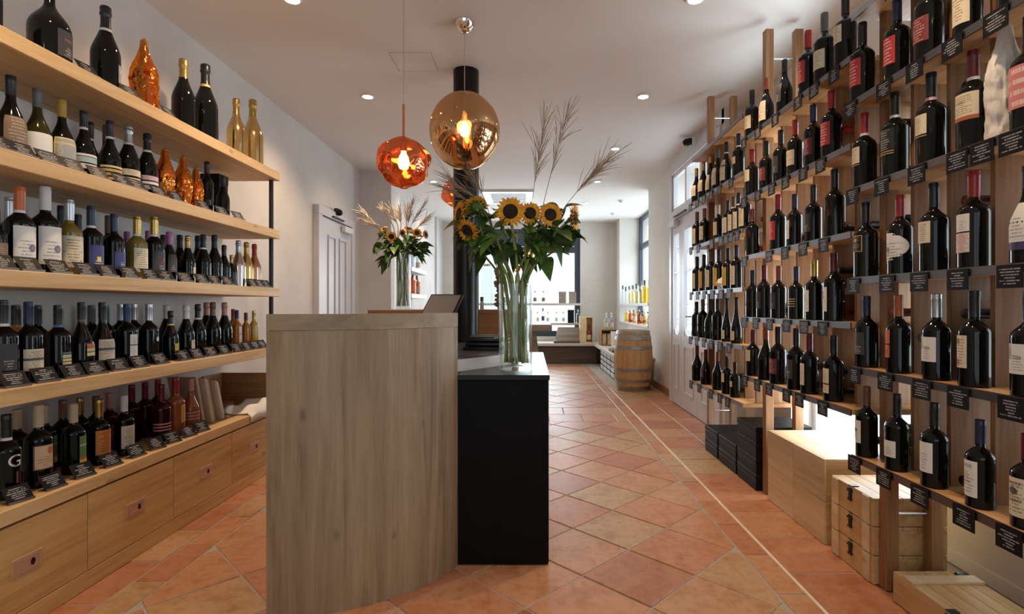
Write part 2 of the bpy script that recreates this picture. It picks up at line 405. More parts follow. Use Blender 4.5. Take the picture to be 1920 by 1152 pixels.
for (cx, cy), poly in TILES:
    if (-.30 < cx < -.12 and 2.6 < cy < 3.3) or (-1.2 < cx < -.15 and 4.2 < cy < 5.0) or (cx < -.45 and cy > 6.6): continue
    mb = MB().prism([(x-cx, y-cy) for x, y in poly], -.02, 0)
    o = ob('tile', mb.mesh('tile', 'terracotta', False, .0025), floor, (cx, cy, RND.uniform(-.0012, .0008))); n_t += 1

struct('grout_line', B(1.0835, 1.0985, Y0, 7.4, -.006, -.0012), 'grout_pale', floor)
struct('ceiling', B(-2.5, 2.6, -2.4, 11.4, CEIL, CEIL+.12), 'plaster_ceiling')
hatch = B(-.955, -.675, 3.62, 3.90, CEIL-.0015, CEIL+.01)
struct('access_panel', hatch, 'plaster_ceiling', bpy.data.objects['ceiling'], bevel=.001)
hf = MB()
for a in ((-.960,-.955,3.615,3.905),(-.675,-.670,3.615,3.905),(-.955,-.675,3.615,3.62),(-.955,-.675,3.90,3.905)): hf.box(*a, CEIL-.0008, CEIL+.01)
P('card_foot', (.22,.21,.20), .35, .7); P('seam', (.45,.40,.36), .8); struct('panel_seam', hf, 'seam', bpy.data.objects['ceiling'])

struct('wall_left', B(-2.4, XL, -2.4, 6.8, 0, CEIL), 'plaster_wall')
struct('wall_left_pier', B(-2.4, -1.765, 6.77, 7.2, 0, CEIL), 'plaster_wall')
struct('wall_left_far', MB().box(-2.2, -1.84, 7.2, 10.3, 0, CEIL).box(-2.2, -1.80, 10.3, 11.2, 0, CEIL), 'plaster_wall')
wx0, wx1, wz0, wz1 = -1.22, 1.034, .5, 2.72
struct('wall_back', MB().box(-2.2, wx0, YB, 11.25, 0, CEIL).box(wx1, 2.4, YB, 11.25, 0, CEIL).box(wx0, wx1, YB, 11.25, 0, wz0).box(wx0, wx1, YB, 11.25, wz1, CEIL), 'plaster_warm')
struct('wall_right_far', MB().box(1.76, 2.3, 10.49, YB, 0, CEIL).box(1.76, 2.3, 7.93, 10.49, 0, .80).box(1.76, 2.3, 6.38, 7.93, 0, CEIL), 'plaster_warm')
rw = MB()                     # front room right wall with the window behind the rack and the doorway
rw.box(XR, 2.1, -2.4, .3, 0, CEIL).box(XR, 2.1, .3, 2.3, 0, .56).box(XR, 2.1, .3, 2.3, 2.38, CEIL).box(XR, 2.1, 2.3, 2.45, 0, CEIL).box(XR, 2.1, 2.45, 3.8, 0, .10).box(XR, 2.1, 2.45, 3.8, 2.38, CEIL).box(XR, 2.1, 3.8, 4.62, 0, CEIL).box(1.68, 2.1, 4.62, 6.38, 2.72, CEIL).box(1.68, 2.1, 4.60, 4.68, 0, CEIL)
struct('wall_right', rw, 'plaster_wall')
sf = MB().box(-2.4, -1.85, -2.4, -2.2, 0, CEIL).box(1.5, 2.2, -2.4, -2.2, 0, CEIL).box(-1.85, 1.5, -2.4, -2.2, 0, .35).box(-1.85, 1.5, -2.4, -2.2, 2.55, CEIL)
struct('wall_front', sf, 'plaster_wall')
struct('baseboard_right', B(1.735, 1.76, 6.42, 7.93, 0, .085), 'oak_brown', bevel=.003)
struct('baseboard_rack', B(XR-.012, XR, -2.2, 2.45, 0, .06), 'white_paint')

def window(name, axis, p, a0, a1, z0, z1, fw, mat, bars=(), vbars=(), depth=.06):
    """a framed window lying in the plane axis=p"""
    def bx(mb, u0, u1, w0, w1, d=depth):
        return mb.box(u0, u1, p-d/2, p+d/2, w0, w1) if axis == 'Y' else mb.box(p-d/2, p+d/2, u0, u1, w0, w1)
    f = MB()
    bx(f, a0, a0+fw, z0, z1); bx(f, a1-fw, a1, z0, z1); bx(f, a0+fw, a1-fw, z0, z0+fw); bx(f, a0+fw, a1-fw, z1-fw, z1)
    w = struct(name, f, mat)
    for zb, hb in bars: struct('transom_bar', bx(MB(), a0+fw, a1-fw, zb-hb/2, zb+hb/2), mat, w)
    zs = [z0+fw] + [z for z, _ in bars] + [z1-fw]; vs = [a0+fw] + list(vbars) + [a1-fw]
    for vb in vbars: struct('mullion', bx(MB(), vb-fw/2, vb+fw/2, z0+fw, z1-fw, depth*.96), mat, w)
    for za, zb in zip(zs, zs[1:]):
        for ua, ub in zip(vs, vs[1:]): struct('pane', bx(MB(), ua, ub, za, zb, .008), 'glass_clear', w)
    return w
w1 = window('window_1', 'Y', 11.08, wx0, wx1, wz0, wz1, .115, 'window_frame', [(2.29, .13)], [-.62])
struct('blind_box', B(wx0+.1, wx1-.1, 11.00, 11.05, 2.36, 2.62), 'window_frame', w1)
struct('window_handle', B(.28, .40, 11.0, 11.03, 2.27, 2.285), 'silver', w1)
window('window_2', 'X', 2.17, 7.93, 10.49, .80, CEIL, .07, 'window_frame', [(2.28, .09)], [9.25])
window('window_3', 'X', 2.04, 2.45, 3.8, .10, 2.38, .05, 'white_paint')
window('window_5', 'X', 2.04, .3, 2.3, .56, 2.38, .05, 'white_paint', [], [1.3])
window('window_4', 'Y', -2.3, -1.85, 1.5, .35, 2.55, .07, 'window_frame', [], [-.2])

# door in the left wall
d1 = struct('door_1', B(XL, XL+.045, 5.43, 6.33, 0, 2.05), 'door_paint', bevel=.003)
cs = MB().box(XL, XL+.06, 5.33, 5.43, 0, 2.06).box(XL, XL+.06, 6.33, 6.43, 0, 2.06).box(XL, XL+.06, 5.33, 6.43, 2.06, 2.15)
struct('door_casing', cs, 'door_paint', d1, bevel=.004)
for ya, yb in ((5.60, 5.82), (5.93, 6.15)):
    for za, zb in ((.95, 1.88), (.2, .8)):
        fr = MB().box(XL+.045,XL+.058,ya,ya+.025,za,zb).box(XL+.045,XL+.058,yb-.025,yb,za,zb).box(XL+.045,XL+.058,ya+.025,yb-.025,za,za+.025).box(XL+.045,XL+.058,ya+.025,yb-.025,zb-.025,zb)
        struct('panel_moulding', fr, 'door_paint', d1, bevel=.003)
dc = struct('door_closer', B(XL+.05, XL+.10, 5.98, 6.25, 1.96, 2.03), 'white_paint', d1, bevel=.006)
struct('closer_arm', B(XL+.06, XL+.085, 5.68, 6.0, 2.075, 2.09), 'metal_dark', d1)

# glazed double door with transom in the right wall
DX = 1.66
d2 = struct('door_2', MB().box(DX, DX+.09, 6.27, 6.37, 0, 2.72).box(DX, DX+.09, 4.68, 4.76, 0, 2.72).box(DX, DX+.09, 4.76, 6.27, 2.66, 2.74).box(DX-.01, DX+.09, 4.76, 6.27, 2.12, 2.22), 'door_paint', bevel=.004)
for ya, yb in ((4.76, 5.25), (5.25, 5.76), (5.76, 6.27)):
    fm = MB().box(DX+.02,DX+.06,ya,ya+.03,2.22,2.66).box(DX+.02,DX+.06,yb-.03,yb,2.22,2.66).box(DX+.02,DX+.06,ya+.03,yb-.03,2.22,2.26).box(DX+.02,DX+.06,ya+.03,yb-.03,2.62,2.66)
    t = struct('transom_light', fm, 'white_paint', d2); struct('pane', B(DX+.035,DX+.043,ya+.03,yb-.03,2.26,2.62), 'glass_clear', t)
def leaf(ya, yb, panes):
    zs0, zs1 = .80, 1.95
    mb = MB().box(DX+.01,DX+.055,ya+.004,yb-.004,.01,zs0).box(DX+.01,DX+.055,ya+.004,yb-.004,zs1,2.115)
    edges = [ya+.004] + [q for p in panes for q in p] + [yb-.004]
    for a, b in zip(edges[::2], edges[1::2]): mb.box(DX+.01,DX+.055,a,b,zs0,zs1)
    lf = struct('door_leaf', mb, 'door_paint', d2)
    for a, b in panes:
        struct('pane', B(DX+.028,DX+.036,a,b,zs0,zs1), 'glass_clear', lf)
        n = 8; ar = MB()      # rounded lower corners of the pane
        for s in (-1, 1):
            c = (a+b)/2; w = (b-a)/2; e = a if s < 0 else b
            pts = [(c + s*w*math.cos(k*PI/2/n), zs0+.09 - .09*math.sin(k*PI/2/n)) for k in range(n+1)] + [(c, zs0-.001), (e, zs0-.001)]
            vs = [(DX+.015,y,z) for y,z in pts] + [(DX+.05,y,z) for y,z in pts]; m = len(pts)
            ar.add(vs, [tuple(range(m)), tuple(range(2*m-1,m-1,-1))] + [(i,m+i,m+(i+1)%m,(i+1)%m) for i in range(m)])
        struct('pane_corner', ar, 'door_paint', lf, smooth=False)
        struct('glazing_bar', B(DX+.012,DX+.052,a,b,1.50,1.525), 'door_paint', lf)
        for za, zb in ((.18, .70),):
            fr = MB().box(DX,DX+.012,a,a+.02,za,zb).box(DX,DX+.012,b-.02,b,za,zb).box(DX,DX+.012,a+.02,b-.02,za,za+.02).box(DX,DX+.012,a+.02,b-.02,zb-.02,zb)
            struct('panel_moulding', fr, 'door_paint', lf)
    return lf
leaf(5.90, 6.27, [(5.99, 6.19)]); lf = leaf(5.33, 5.90, [(5.45, 5.78)]); leaf(4.76, 5.33, [(4.88, 5.21)])
hd = MB().tube([(DX+.01,5.40,1.02),(DX-.05,5.40,1.02),(DX-.05,5.52,1.02)], .008, 8).box(DX,DX+.012,5.38,5.42,.92,1.10)
struct('door_handle', hd, 'metal_dark', lf)
struct('door_closer', B(DX-.05, DX+.01, 5.98, 6.22, 2.03, 2.10), 'white_paint', d2, bevel=.006)
struct('closer_arm', B(DX-.04, DX-.02, 5.6, 6.05, 2.13, 2.145), 'metal_dark', d2)

# ------------------------------------------------------------------ ceiling fittings
def spot(x, y, i):
    t = thing('ceiling_spot', (x, y, CEIL), 'round recessed ceiling spot glowing warm white', 'spotlight', 'recessed spots along the ceiling')
    rg = MB().lathe([(.040,-.001),(.052,-.001),(.054,-.006),(.050,-.011),(.041,-.010),(.040,-.001)], 24, (x,y,CEIL))
    part('trim_ring', rg, 'white_gloss', t)
    part('lens', MB().lathe([(0,-.0085),(.036,-.0085),(.040,-.004),(0,-.003)], 20, (x,y,CEIL)), 'spot_glow', t)
    l = bpy.data.lights.new('spot_lamp', 'SPOT'); l.energy = SPOT_W*(.35 if y < 1 else .8 if y < 2 else 1. if y < 5 else .34); l.color = WARM; l.spot_size = rad(112 if x < 0 else 100); l.spot_blend = .8; l.shadow_soft_size = .035
    o = bpy.data.objects.new('spot_lamp', l); COL.objects.link(o); o.location = (x, y, CEIL-.02)
    tx = -.30 if x < 0 else -.02
    o.rotation_euler = (0, -tx if False else (tx*1.0)*-1.0 if False else 0, 0)
    o.rotation_euler = Vector((tx, 0, -1)).to_track_quat('-Z', 'Y').to_euler()
for i, y in enumerate((-1.3, .1, 1.55, 2.98, 4.365, 5.81, 7.35, 8.87)):
    spot(-1.33, y, i); spot(.925, y, i)

ac = thing('ceiling_cassette', (-.33, 8.4, CEIL), 'white square air conditioning cassette set in the ceiling', 'air conditioner')
part('frame', MB().box(-.72,.05,7.9,8.02,CEIL-.03,CEIL).box(-.72,.05,8.75,8.87,CEIL-.03,CEIL).box(-.72,-.60,8.02,8.75,CEIL-.03,CEIL).box(-.07,.05,8.02,8.75,CEIL-.03,CEIL), 'white_gloss', ac, bevel=.004)
part('grille', B(-.60,-.07,8.02,8.75,CEIL-.022,CEIL), 'ac_grille', ac)
for k in range(7): part('louvre', B(-.60,-.07,8.06+k*.1,8.10+k*.1,CEIL-.028,CEIL-.0225), 'white_paint', ac)
for x, y, z, r in ((-2.13, 5.86, 2.17, 'left wall door'), (1.62, 5.42, 2.80, 'glazed street door')):
    t = thing('security_camera', (x, y, z), 'small black dome camera mounted above the ' + r, 'camera')
    part('mount', MB().lathe([(0,-.03),(.025,-.03),(.025,.03),(0,.03)], 12, (x,y,z)), 'black_satin', t)
    part('lens_ball', MB().lathe([(0,-.05),(.025,-.045),(.04,-.025),(.04,0),(.02,.02),(0,.02)], 14, (x + (.04 if x<0 else -.04),y-.03,z-.005)), 'black_satin', t)
for px, py in ((1165, 376), (1150, 400)):
    p = W(px, py, CEIL and (CEIL-CAM_H)*FPX/(VY-py))
    t = thing('smoke_detector', (p.x,p.y,CEIL), 'small flat white smoke detector on the far ceiling', 'smoke detector', 'smoke detectors')
    part('base', MB().lathe([(0,-.008),(.06,-.008),(.062,0),(0,0)], 18, (p.x,p.y,CEIL)), 'white_paint', t); part('head', MB().lathe([(0,-.04),(.03,-.038),(.045,-.008),(0,-.008)], 18, (p.x,p.y,CEIL)), 'white_paint', t)

single('column', MB().lathe([(0,0),(.0935,0),(.0935,CEIL),(0,CEIL)], 40, (-.469,3.91,0)), 'black_satin', 'round black steel column rising behind the counter to the ceiling', 'column', (-.469,3.91,0))

def pendant(c, rx, rz, mat, stem, canopy, label, power, cap, seed, cord='stem_cord', shape=.10):
    t = thing('pendant_lamp', (c[0],c[1],CEIL), label, 'pendant lamp')
    seg, rows = 36, 22; vs = []; fs = []
    for i in range(rows+1):
        th = PI*i/rows
        for k in range(seg):
            ph = 2*PI*k/seg; d = Vector((math.sin(th)*math.cos(ph), math.sin(th)*math.sin(ph), math.cos(th)))
            s = 1 + shape*noise.noise(d*1.15 + Vector((seed,seed*.7,0))) + .35*shape*noise.noise(d*2.3 + Vector((0,seed,3)))
            vs.append((c[0]+d.x*rx*s, c[1]+d.y*rx*s, c[2]+d.z*rz*s))
    for i in range(rows):
        for k in range(seg): fs.append((i*seg+k, (i+1)*seg+k, (i+1)*seg+(k+1)%seg, i*seg+(k+1)%seg))
    part('glass_shade', MB().add(vs, fs), mat, t, angle=180)
    part('bulb', MB().lathe([(0,-.055),(.022,-.045),(.03,-.02),(.024,.01),(.013,.03),(.013,.05),(0,.05)], 14, (c[0],c[1],c[2]+.02)), 'bulb', t)
    zt = c[2]+rz*.96
    part('socket', MB().lathe([(0,.06),(.018,.06),(.018,.12),(.006,.13),(.006,rz),(0,rz)], 12, c), cap, t)
    if stem: part('stem', MB().tube([(c[0],c[1],zt-.01),(c[0],c[1],zt+stem)], .0065, 10), cap, t)
    part('cord', MB().tube([(c[0],c[1],zt-.02),(c[0],c[1],CEIL)], .0024, 6), 'cord', t)
    part('canopy', MB().lathe([(0,-canopy*.95),(canopy*.45,-canopy*.85),(canopy*.85,-canopy*.45),(canopy,0),(0,0)], 24, (c[0],c[1],CEIL)), 'chrome', t)
    l = bpy.data.lights.new('pendant_bulb', 'POINT'); l.energy = power; l.color = (1,.62,.32); l.shadow_soft_size = .03
    o = bpy.data.objects.new('pendant_bulb', l); COL.objects.link(o); o.location = c
P('cord', (.55,.42,.36), .5)
pendant((-.398,3.24,2.19), .212, .232, 'melt_gold', 0, .062, 'large smoky gold globe pendant hanging in front of the black column', 9, 'chrome', 3.1, shape=.05)
pendant((-.64,2.70,1.852), .137, .128, 'melt_copper', .175, .06, 'glowing copper orange blob pendant on a copper stem over the counter', 7, 'copper', 7.7, shape=.22)
pendant((-.69,5.0,2.19), .137, .135, 'melt_copper', .175, .06, 'glowing orange pendant half hidden behind the black column', 5, 'copper', 5.2, shape=.2)
p = W(970, 497, 8.6); pendant(tuple(p), .075, .11, 'melt_copper', .1, .05, 'small orange pendant in front of the end window seen among flower stems', 2, 'copper', 1.2, shape=.2)
p = W(992, 480, 8.9); pendant(tuple(p), .12, .13, 'melt_gold', .1, .05, 'small gold globe pendant in front of the end window', 2, 'chrome', 2.2, shape=.1)

# ------------------------------------------------------------------ oak wall shelves and drawer cabinet (left)
LF, LY0, LY1 = -1.768, .2, 3.77
LZ = [2.07, 1.66, 1.253, .846, .44]
for z, nm in zip(LZ[:4], ('topmost', 'second', 'third', 'lowest')):
    single('oak_shelf', B(XL+.001, LF, LY0, LY1, z-.058, z), 'oak_shelf', nm + ' thick oak wall shelf above the drawer cabinet', 'shelf', (-1.97, 2.0, z-.058), 'oak wall shelves', bevel=.0025)
ws = thing('shelf_support', (LF-.045, 3.735, .44), 'slim black steel pipe holding up the ends of the oak shelves', 'support')
for za, zb in ((.44, .787), (.847, 1.194), (1.254, 1.601), (1.661, 2.011)):
    part('steel_pipe', MB().tube([(LF-.045, 3.735, za), (LF-.045, 3.735, zb)], .015, 14), 'metal_dark', ws)
dcab = thing('drawer_cabinet', (XL, LY1, 0), 'long low oak cabinet with wide drawers under the wall shelves', 'cabinet')
part('plinth', B(XL+.001, LF, LY0, LY1+.06, 0, .069), 'oak_drawer', dcab, bevel=.002)
part('carcass', B(XL+.001, LF-.022, LY0, LY1+.06, .07, .378), 'oak_drawer', dcab)
part('worktop', B(XL+.001, LF+.002, LY0, LY1+.06, .386, .44), 'oak_shelf', dcab, bevel=.003)
DR = [.586+.5155*k for k in range(7)]
for a, b in zip(DR, DR[1:]):
    b = min(b, LY1+.06)
    c = (a+b)/2; zc = .225; hw, hh = .0565, .031; f0, f1 = LF-.021, LF
    d = part('drawer', B(f0, f1, a+.002, b-.002, .072, .378), 'oak_drawer', dcab, bevel=.0012)
    pl = part('flush_pull', B(f1-.001, f1+.0025, c-hw, c+hw, zc-hh, zc+hh), 'copper_pull', d, bevel=.001)
    part('pull_frame', MB().box(f1+.0025,f1+.0038,c-hw+.014,c+hw-.014,zc-hh+.010,zc-hh+.012).box(f1+.0025,f1+.0038,c-hw+.014,c+hw-.014,zc+hh-.012,zc+hh-.010).box(f1+.0025,f1+.0038,c-hw+.014,c-hw+.016,zc-hh+.012,zc+hh-.012).box(f1+.0025,f1+.0038,c+hw-.016,c+hw-.014,zc-hh+.012,zc+hh-.012), 'copper_pull', d)
    part('pull_glint', MB().box(f1+.0025,f1+.0034,c-.026,c+.012,zc-.0125,zc-.0085), 'chrome', d)  # raised chrome line imitating the white highlight on the pull, not an opening
    part('finger_hole', MB().add([(f1+.0034, c+.020+.009*math.cos(2*PI*q/16), zc-.001+.013*math.sin(2*PI*q/16)) for q in range(16)] + [(f1+.002, c+.020+.009*math.cos(2*PI*q/16), zc-.001+.013*math.sin(2*PI*q/16)) for q in range(16)], [tuple(range(16))] + [(q,16+q,16+(q+1)%16,(q+1)%16) for q in range(16)]), 'black_satin', d)

# ------------------------------------------------------------------ counter
cr = thing('reception_counter', (-.95, 1.95, 0), 'curved oak fronted counter panel facing the entrance', 'counter')
CX, CY, CR = -.95, 2.624, .704
def arc(r, n=26, a0=0., a1=64.4): return [(CX + r*math.sin(rad(a0+(a1-a0)*k/n)), CY - r*math.cos(rad(a0+(a1-a0)*k/n))) for k in range(n+1)]
def arcslab(r0, r1, z0, z1, a1=64.4): return MB().prism(arc(r1, a1=a1) + arc(r0, a1=a1)[::-1], z0, z1)
part('front_panel', arcslab(CR-.045, CR, .0, 1.04), 'oak_counter', cr)
part('top_rail', arcslab(CR-.06, CR+.001, 1.041, 1.10), 'oak_counter_edge', cr)
dk = thing('cash_desk', (-.6, 3.0, 0), 'cash desk with dark top and pale lacquered edge behind the curved panel', 'desk')
dp = [(-.925, 2.05), (-.52, 2.28), (-.335, 2.42), (-.155, 2.652), (-.105, 2.80), (-.105, 3.45), (-.93, 3.45), (-.93, 2.05)]
part('top', MB().prism(dp, .886, .892), 'desk_dark', dk, bevel=.002)
part('edge_band', MB().prism([(x*1.0+.0 , y+.003) for x, y in dp], .8298, .8855), 'lacquer_grey', dk)
part('base', MB().prism([(-.92,2.75),(-.45,2.75),(-.45,3.40),(-.92,3.40)], 0, .8295), 'walnut', dk)
bb = thing('side_counter', (-.115, 2.9, 0), 'tall matt black box counter holding the sunflower vase', 'counter')
part('carcass', B(-.3155, .082, 2.345, 3.47, 0, .806), 'black_paint', bb, bevel=.002)
part('front_door', B(-.3155, .079, 2.322, 2.344, .004, .806), 'black_paint', bb, bevel=.0015)
part('top', B(-.318, .085, 2.318, 3.472, .807, .829), 'black_satin', bb, bevel=.0015)
part('door_catch', MB().lathe([(0,0),(.006,0),(.006,.02),(0,.02)], 10, (.079,3.44,.10)), 'silver', bb)

bc = thing('back_counter', (-.7, 4.5, 0), 'brown wooden back counter behind the black column', 'counter')
part('body', B(-1.25, -.12, 4.24, 4.80, 0, 1.06), 'oak_brown', bc, bevel=.002)
part('top', B(-1.28, -.10, 4.20, 4.84, 1.061, 1.10), 'oak_brown', bc, bevel=.003)
part('end_panel', B(-.445, -.10, 4.195, 4.24, .0, 1.06), 'oak_brown', bc, bevel=.002)
tb = thing('high_table', (-.2, 7.3, 0), 'high dark grey wooden table with thick top and slanted leg', 'table')
part('top', B(-.85, .285, 6.95, 7.75, .80, .885), 'grey_wood', tb, bevel=.004)
for x0, s in ((.10, 1), (-.68, -1)):
    part('leg', MB().add([(x0-.05,7.1,0),(x0+.07,7.1,0),(x0+.07,7.6,0),(x0-.05,7.6,0),(x0-.05-s*.09,7.1,.799),(x0+.07-s*.09,7.1,.799),(x0+.07-s*.09,7.6,.799),(x0-.05-s*.09,7.6,.799)],
         [(0,3,2,1),(4,5,6,7),(0,1,5,4),(1,2,6,5),(2,3,7,6),(3,0,4,7)]), 'grey_wood', tb)

# things on the desk
t = thing('screen_terminal', (-.50, 2.95, .8925), 'tilted grey touch screen till on the cash desk', 'screen')
sc = MB().add([(-.60,2.86,1.06),(-.42,2.86,1.06),(-.37,2.97,1.195),(-.55,2.97,1.195),(-.60,2.875,1.05),(-.42,2.875,1.05),(-.37,2.985,1.185),(-.55,2.985,1.185)],
   [(0,1,2,3),(7,6,5,4),(0,4,5,1),(1,5,6,2),(2,6,7,3),(3,7,4,0)])
part('housing', sc, 'black_satin', t)
part('display', MB().add([(-.590,2.862,1.068),(-.428,2.862,1.068),(-.385,2.9645,1.190),(-.547,2.9645,1.190)], [(0,1,2,3)]), 'screen', t, smooth=False)
part('stand', B(-.53,-.46,2.90,2.97,.905,1.10), 'black_satin', t); part('foot', B(-.57,-.42,2.86,3.02,.8925,.9045), 'black_satin', t)
t = thing('tray_stack', (-.26, 3.05, .89), 'stack of black document trays on the cash desk', 'trays')
for k in range(3): part('tray', B(-.36+.01*k,-.13,2.86+.02*k,3.36,.8925+.022*k,.9075+.022*k), 'black_satin', t, bevel=.003)
part('papers', B(-.34,-.2,2.95,3.2,.952,.957), 'black_box', t)

# things on the back counter
p = (-.40, 4.42, 1.10)
t = thing('small_bottle', p, 'small bottle with black stopper on the back counter', 'bottle')
part('body', MB().lathe([(0,0),(.014,0),(.016,.005),(.016,.055),(.012,.07),(0,.07)], 14, p), 'pr_white', t); part('stopper', MB().lathe([(0,.07),(.014,.07),(.014,.105),(0,.105)], 12, p), 'black_satin', t)
p = (-.355, 4.40, 1.10)
t = thing('glass_dispenser', p, 'tall clear glass cylinder with lid on the back counter', 'jar')
part('cylinder', MB().lathe([(.0,.004),(.045,.004),(.045,.30),(.042,.335),(.03,.352),(.03,.35),(.041,.33),(.042,.30),(.042,.01),(0,.01)], 22, p), 'glass_vase', t)
part('foot', MB().lathe([(0,0),(.05,0),(.05,.004),(0,.004)], 22, p), 'chrome', t); part('lid', MB().lathe([(0,.353),(.032,.353),(.025,.375),(0,.38)], 16, p), 'chrome', t)
p = (-.25, 4.42, 1.10)
t = thing('cork_vase', p, 'tall glass cylinder filled with brown corks behind the flower vase', 'vase')
part('glass', MB().lathe([(0,.0),(.058,.0),(.058,.40),(.055,.40),(.055,.005),(0,.005)], 22, p), 'glass_vase', t)
ck = MB()
for k in range(110):
    a = RND.uniform(0, 2*PI); r = RND.uniform(0, .038); z = RND.uniform(.02, .34); q = Vector((p[0]+r*math.cos(a), p[1]+r*math.sin(a), p[2]+z))
    d = Vector((RND.uniform(-1,1),RND.uniform(-1,1),RND.uniform(-.5,.5))).normalized()*.016; ck.tube([q-d, q+d], .011, 7)
part('corks', ck, 'cork', t)['kind'] = 'stuff'

# things on the far end of the drawer cabinet
t = thing('open_wooden_box', (-1.95, 3.63, .44), 'brown wooden box standing with its open side to the aisle', 'box')
part('back', B(-2.14,-1.80,3.70,3.715,.44,.665), 'oak_brown', t); part('base', B(-2.14,-1.80,3.50,3.699,.44,.452), 'oak_brown', t); part('side', B(-2.155,-2.141,3.50,3.715,.44,.665), 'oak_brown', t)
ck = MB(); nx, ny = 16, 10
for i in range(nx+1):
    for j in range(ny+1):
        u, v = i/nx, j/ny; x = -1.96+.225*v; y = 3.36+.30*u
        z = .447 + .035*noise.noise(Vector((u*3.1,v*2.2,1.3))) + .022*u + .012
        if v > .82: z -= (v-.82)*.32; x = min(x, LF+.008)
        ck.v.append((x, y, max(.4425, z) if v <= .82 else z))
ck.f = [(i*(ny+1)+j, (i+1)*(ny+1)+j, (i+1)*(ny+1)+j+1, i*(ny+1)+j+1) for i in range(nx) for j in range(ny)]
ck2 = MB().add(ck.v, ck.f)
o = single('tea_towel', ck2, 'cloth', 'rumpled white cloth hanging over the cabinet edge beside the counter', 'cloth', (-1.85, 3.4, .44))
md = o.modifiers.new('thickness', 'SOLIDIFY'); md.thickness = .006
for k in range(5):
    y = 3.085+.05*k; x = -1.95+.02*(k % 2)
    hgt = .285-.014*k; ln = .075
    t = thing('catalogue', (x, y, .44), ('pale leaflet front in the clear holder' if k == 0 else 'tan booklet leaning in a row on the oak cabinet, number %d from its open end' % k) if False else
              ['slim tan booklet leaning first in the row beside the pink bottle', 'tan booklet with grey top leaning behind the first booklet', 'tan booklet leaning in the middle of the row', 'tan booklet leaning against the clear leaflet stand', 'pale leaflet with small emblem held in a clear stand'][k], 'booklet', 'booklets on the cabinet')
    c = MB().add([(x-.10,y,.442),(x+.06,y,.442),(x+.06,y+.016,.442),(x-.10,y+.016,.442),(x-.10,y-ln,.442+hgt),(x+.06,y-ln,.442+hgt),(x+.06,y-ln+.016,.442+hgt),(x-.10,y-ln+.016,.442+hgt)],
       [(0,3,2,1),(4,5,6,7),(0,1,5,4),(1,2,6,5),(2,3,7,6),(3,0,4,7)])
    part('cover', c, 'book_tan' if k < 4 else 'paper', t)
    c = MB().add([(x-.10,y+.0165,.443),(x+.058,y+.0165,.443),(x+.058,y+.024,.443),(x-.10,y+.024,.443),(x-.10,y-ln+.0165,.440+hgt),(x+.058,y-ln+.0165,.440+hgt),(x+.058,y-ln+.024,.440+hgt),(x-.10,y-ln+.024,.440+hgt)],
       [(0,3,2,1),(4,5,6,7),(0,1,5,4),(1,2,6,5),(2,3,7,6),(3,0,4,7)])
    part('pages', c, 'paper', t)
    if k == 4:
        e = MB().add([(x-.03+.022*math.cos(2*PI*q/14)-.0, y-ln*.55-.001, .565+.03*math.sin(2*PI*q/14)) for q in range(14)], [tuple(range(14))])
t = thing('leaflet_stand', (-1.93, 3.31, .44), 'clear acrylic leaflet stand on the oak cabinet', 'stand')
part('tray', MB().box(-2.10,-1.86,3.27,3.345,.4402,.4415).box(-2.10,-1.86,3.341,3.345,.4415,.53).box(-2.10,-2.096,3.27,3.341,.4415,.51).box(-1.864,-1.86,3.27,3.341,.4415,.51), 'plastic_clear', t)

# ------------------------------------------------------------------ wine rack (right)
RF = 1.315
RZN = [2.321, 1.968, 1.61, 1.245, .883, .5225]; RZM = [2.161, 1.798, 1.436, 1.062, .704]
SEC = {'N': (1.07, 2.185, RZN), 'M': (2.19, 3.30, RZM), 'F': (3.305, 4.34, RZN)}
rk = thing('wine_rack', (1.5, 2.9, 0), 'tall pine wine rack of stepped shelves along the right wall', 'rack')
for y in (1.05, 2.108, 3.19, 4.21):
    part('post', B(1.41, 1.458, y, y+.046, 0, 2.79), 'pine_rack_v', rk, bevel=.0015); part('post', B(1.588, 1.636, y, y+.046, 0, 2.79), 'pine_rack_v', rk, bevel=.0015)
    for z in (.30, 1.6, 2.62): part('cross_dowel', MB().tube([(1.458,y+.023,z),(1.588,y+.023,z)], .006, 8), 'silver', rk)
def notched(y0, y1, z):      # shelf board cut round the posts it passes
    segs = [(y0, y1)]; mb = MB(); ps = [y for y in (1.05, 2.108, 3.19, 4.21) if y0 < y+.023 < y1]
    mb.box(RF+.006, 1.409, y0, y1, z-.022, z); mb.box(1.459, 1.587, y0, y1, z-.022, z); mb.box(1.637, 1.70, y0, y1, z-.022, z)
    for xa, xb in ((1.409, 1.459), (1.587, 1.637)):
        c = y0
        for q in ps + [None]:
            e = q - .001 if q is not None else y1
            mb.box(xa, xb, c, e, z-.022, z); c = (q + .047) if q is not None else y1
    return mb
for s, (y0, y1, zs) in SEC.items():
    for z in zs:
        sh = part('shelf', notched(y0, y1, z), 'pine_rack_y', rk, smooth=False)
        part('price_rail', B(RF, RF+.0055, y0, y1, z-.026, z+.001), 'rail', sh)
DIV = [1.619-.171*2+.171*k for k in range(19)]
POSTS = (1.05, 2.108, 3.19, 4.21)
for y in DIV:
    if any(abs(y-q-.02) < .06 for q in POSTS): continue
    sec = [s for s in SEC if SEC[s][0] < y < SEC[s][1]]
    if not sec: continue
    zs = SEC[sec[0]][2]
    for za, zb in zip(zs[1:], zs):
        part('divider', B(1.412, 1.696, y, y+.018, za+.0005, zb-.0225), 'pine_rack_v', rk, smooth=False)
for y0, y1 in ((2.36, 3.42), (3.52, 4.18)): pass

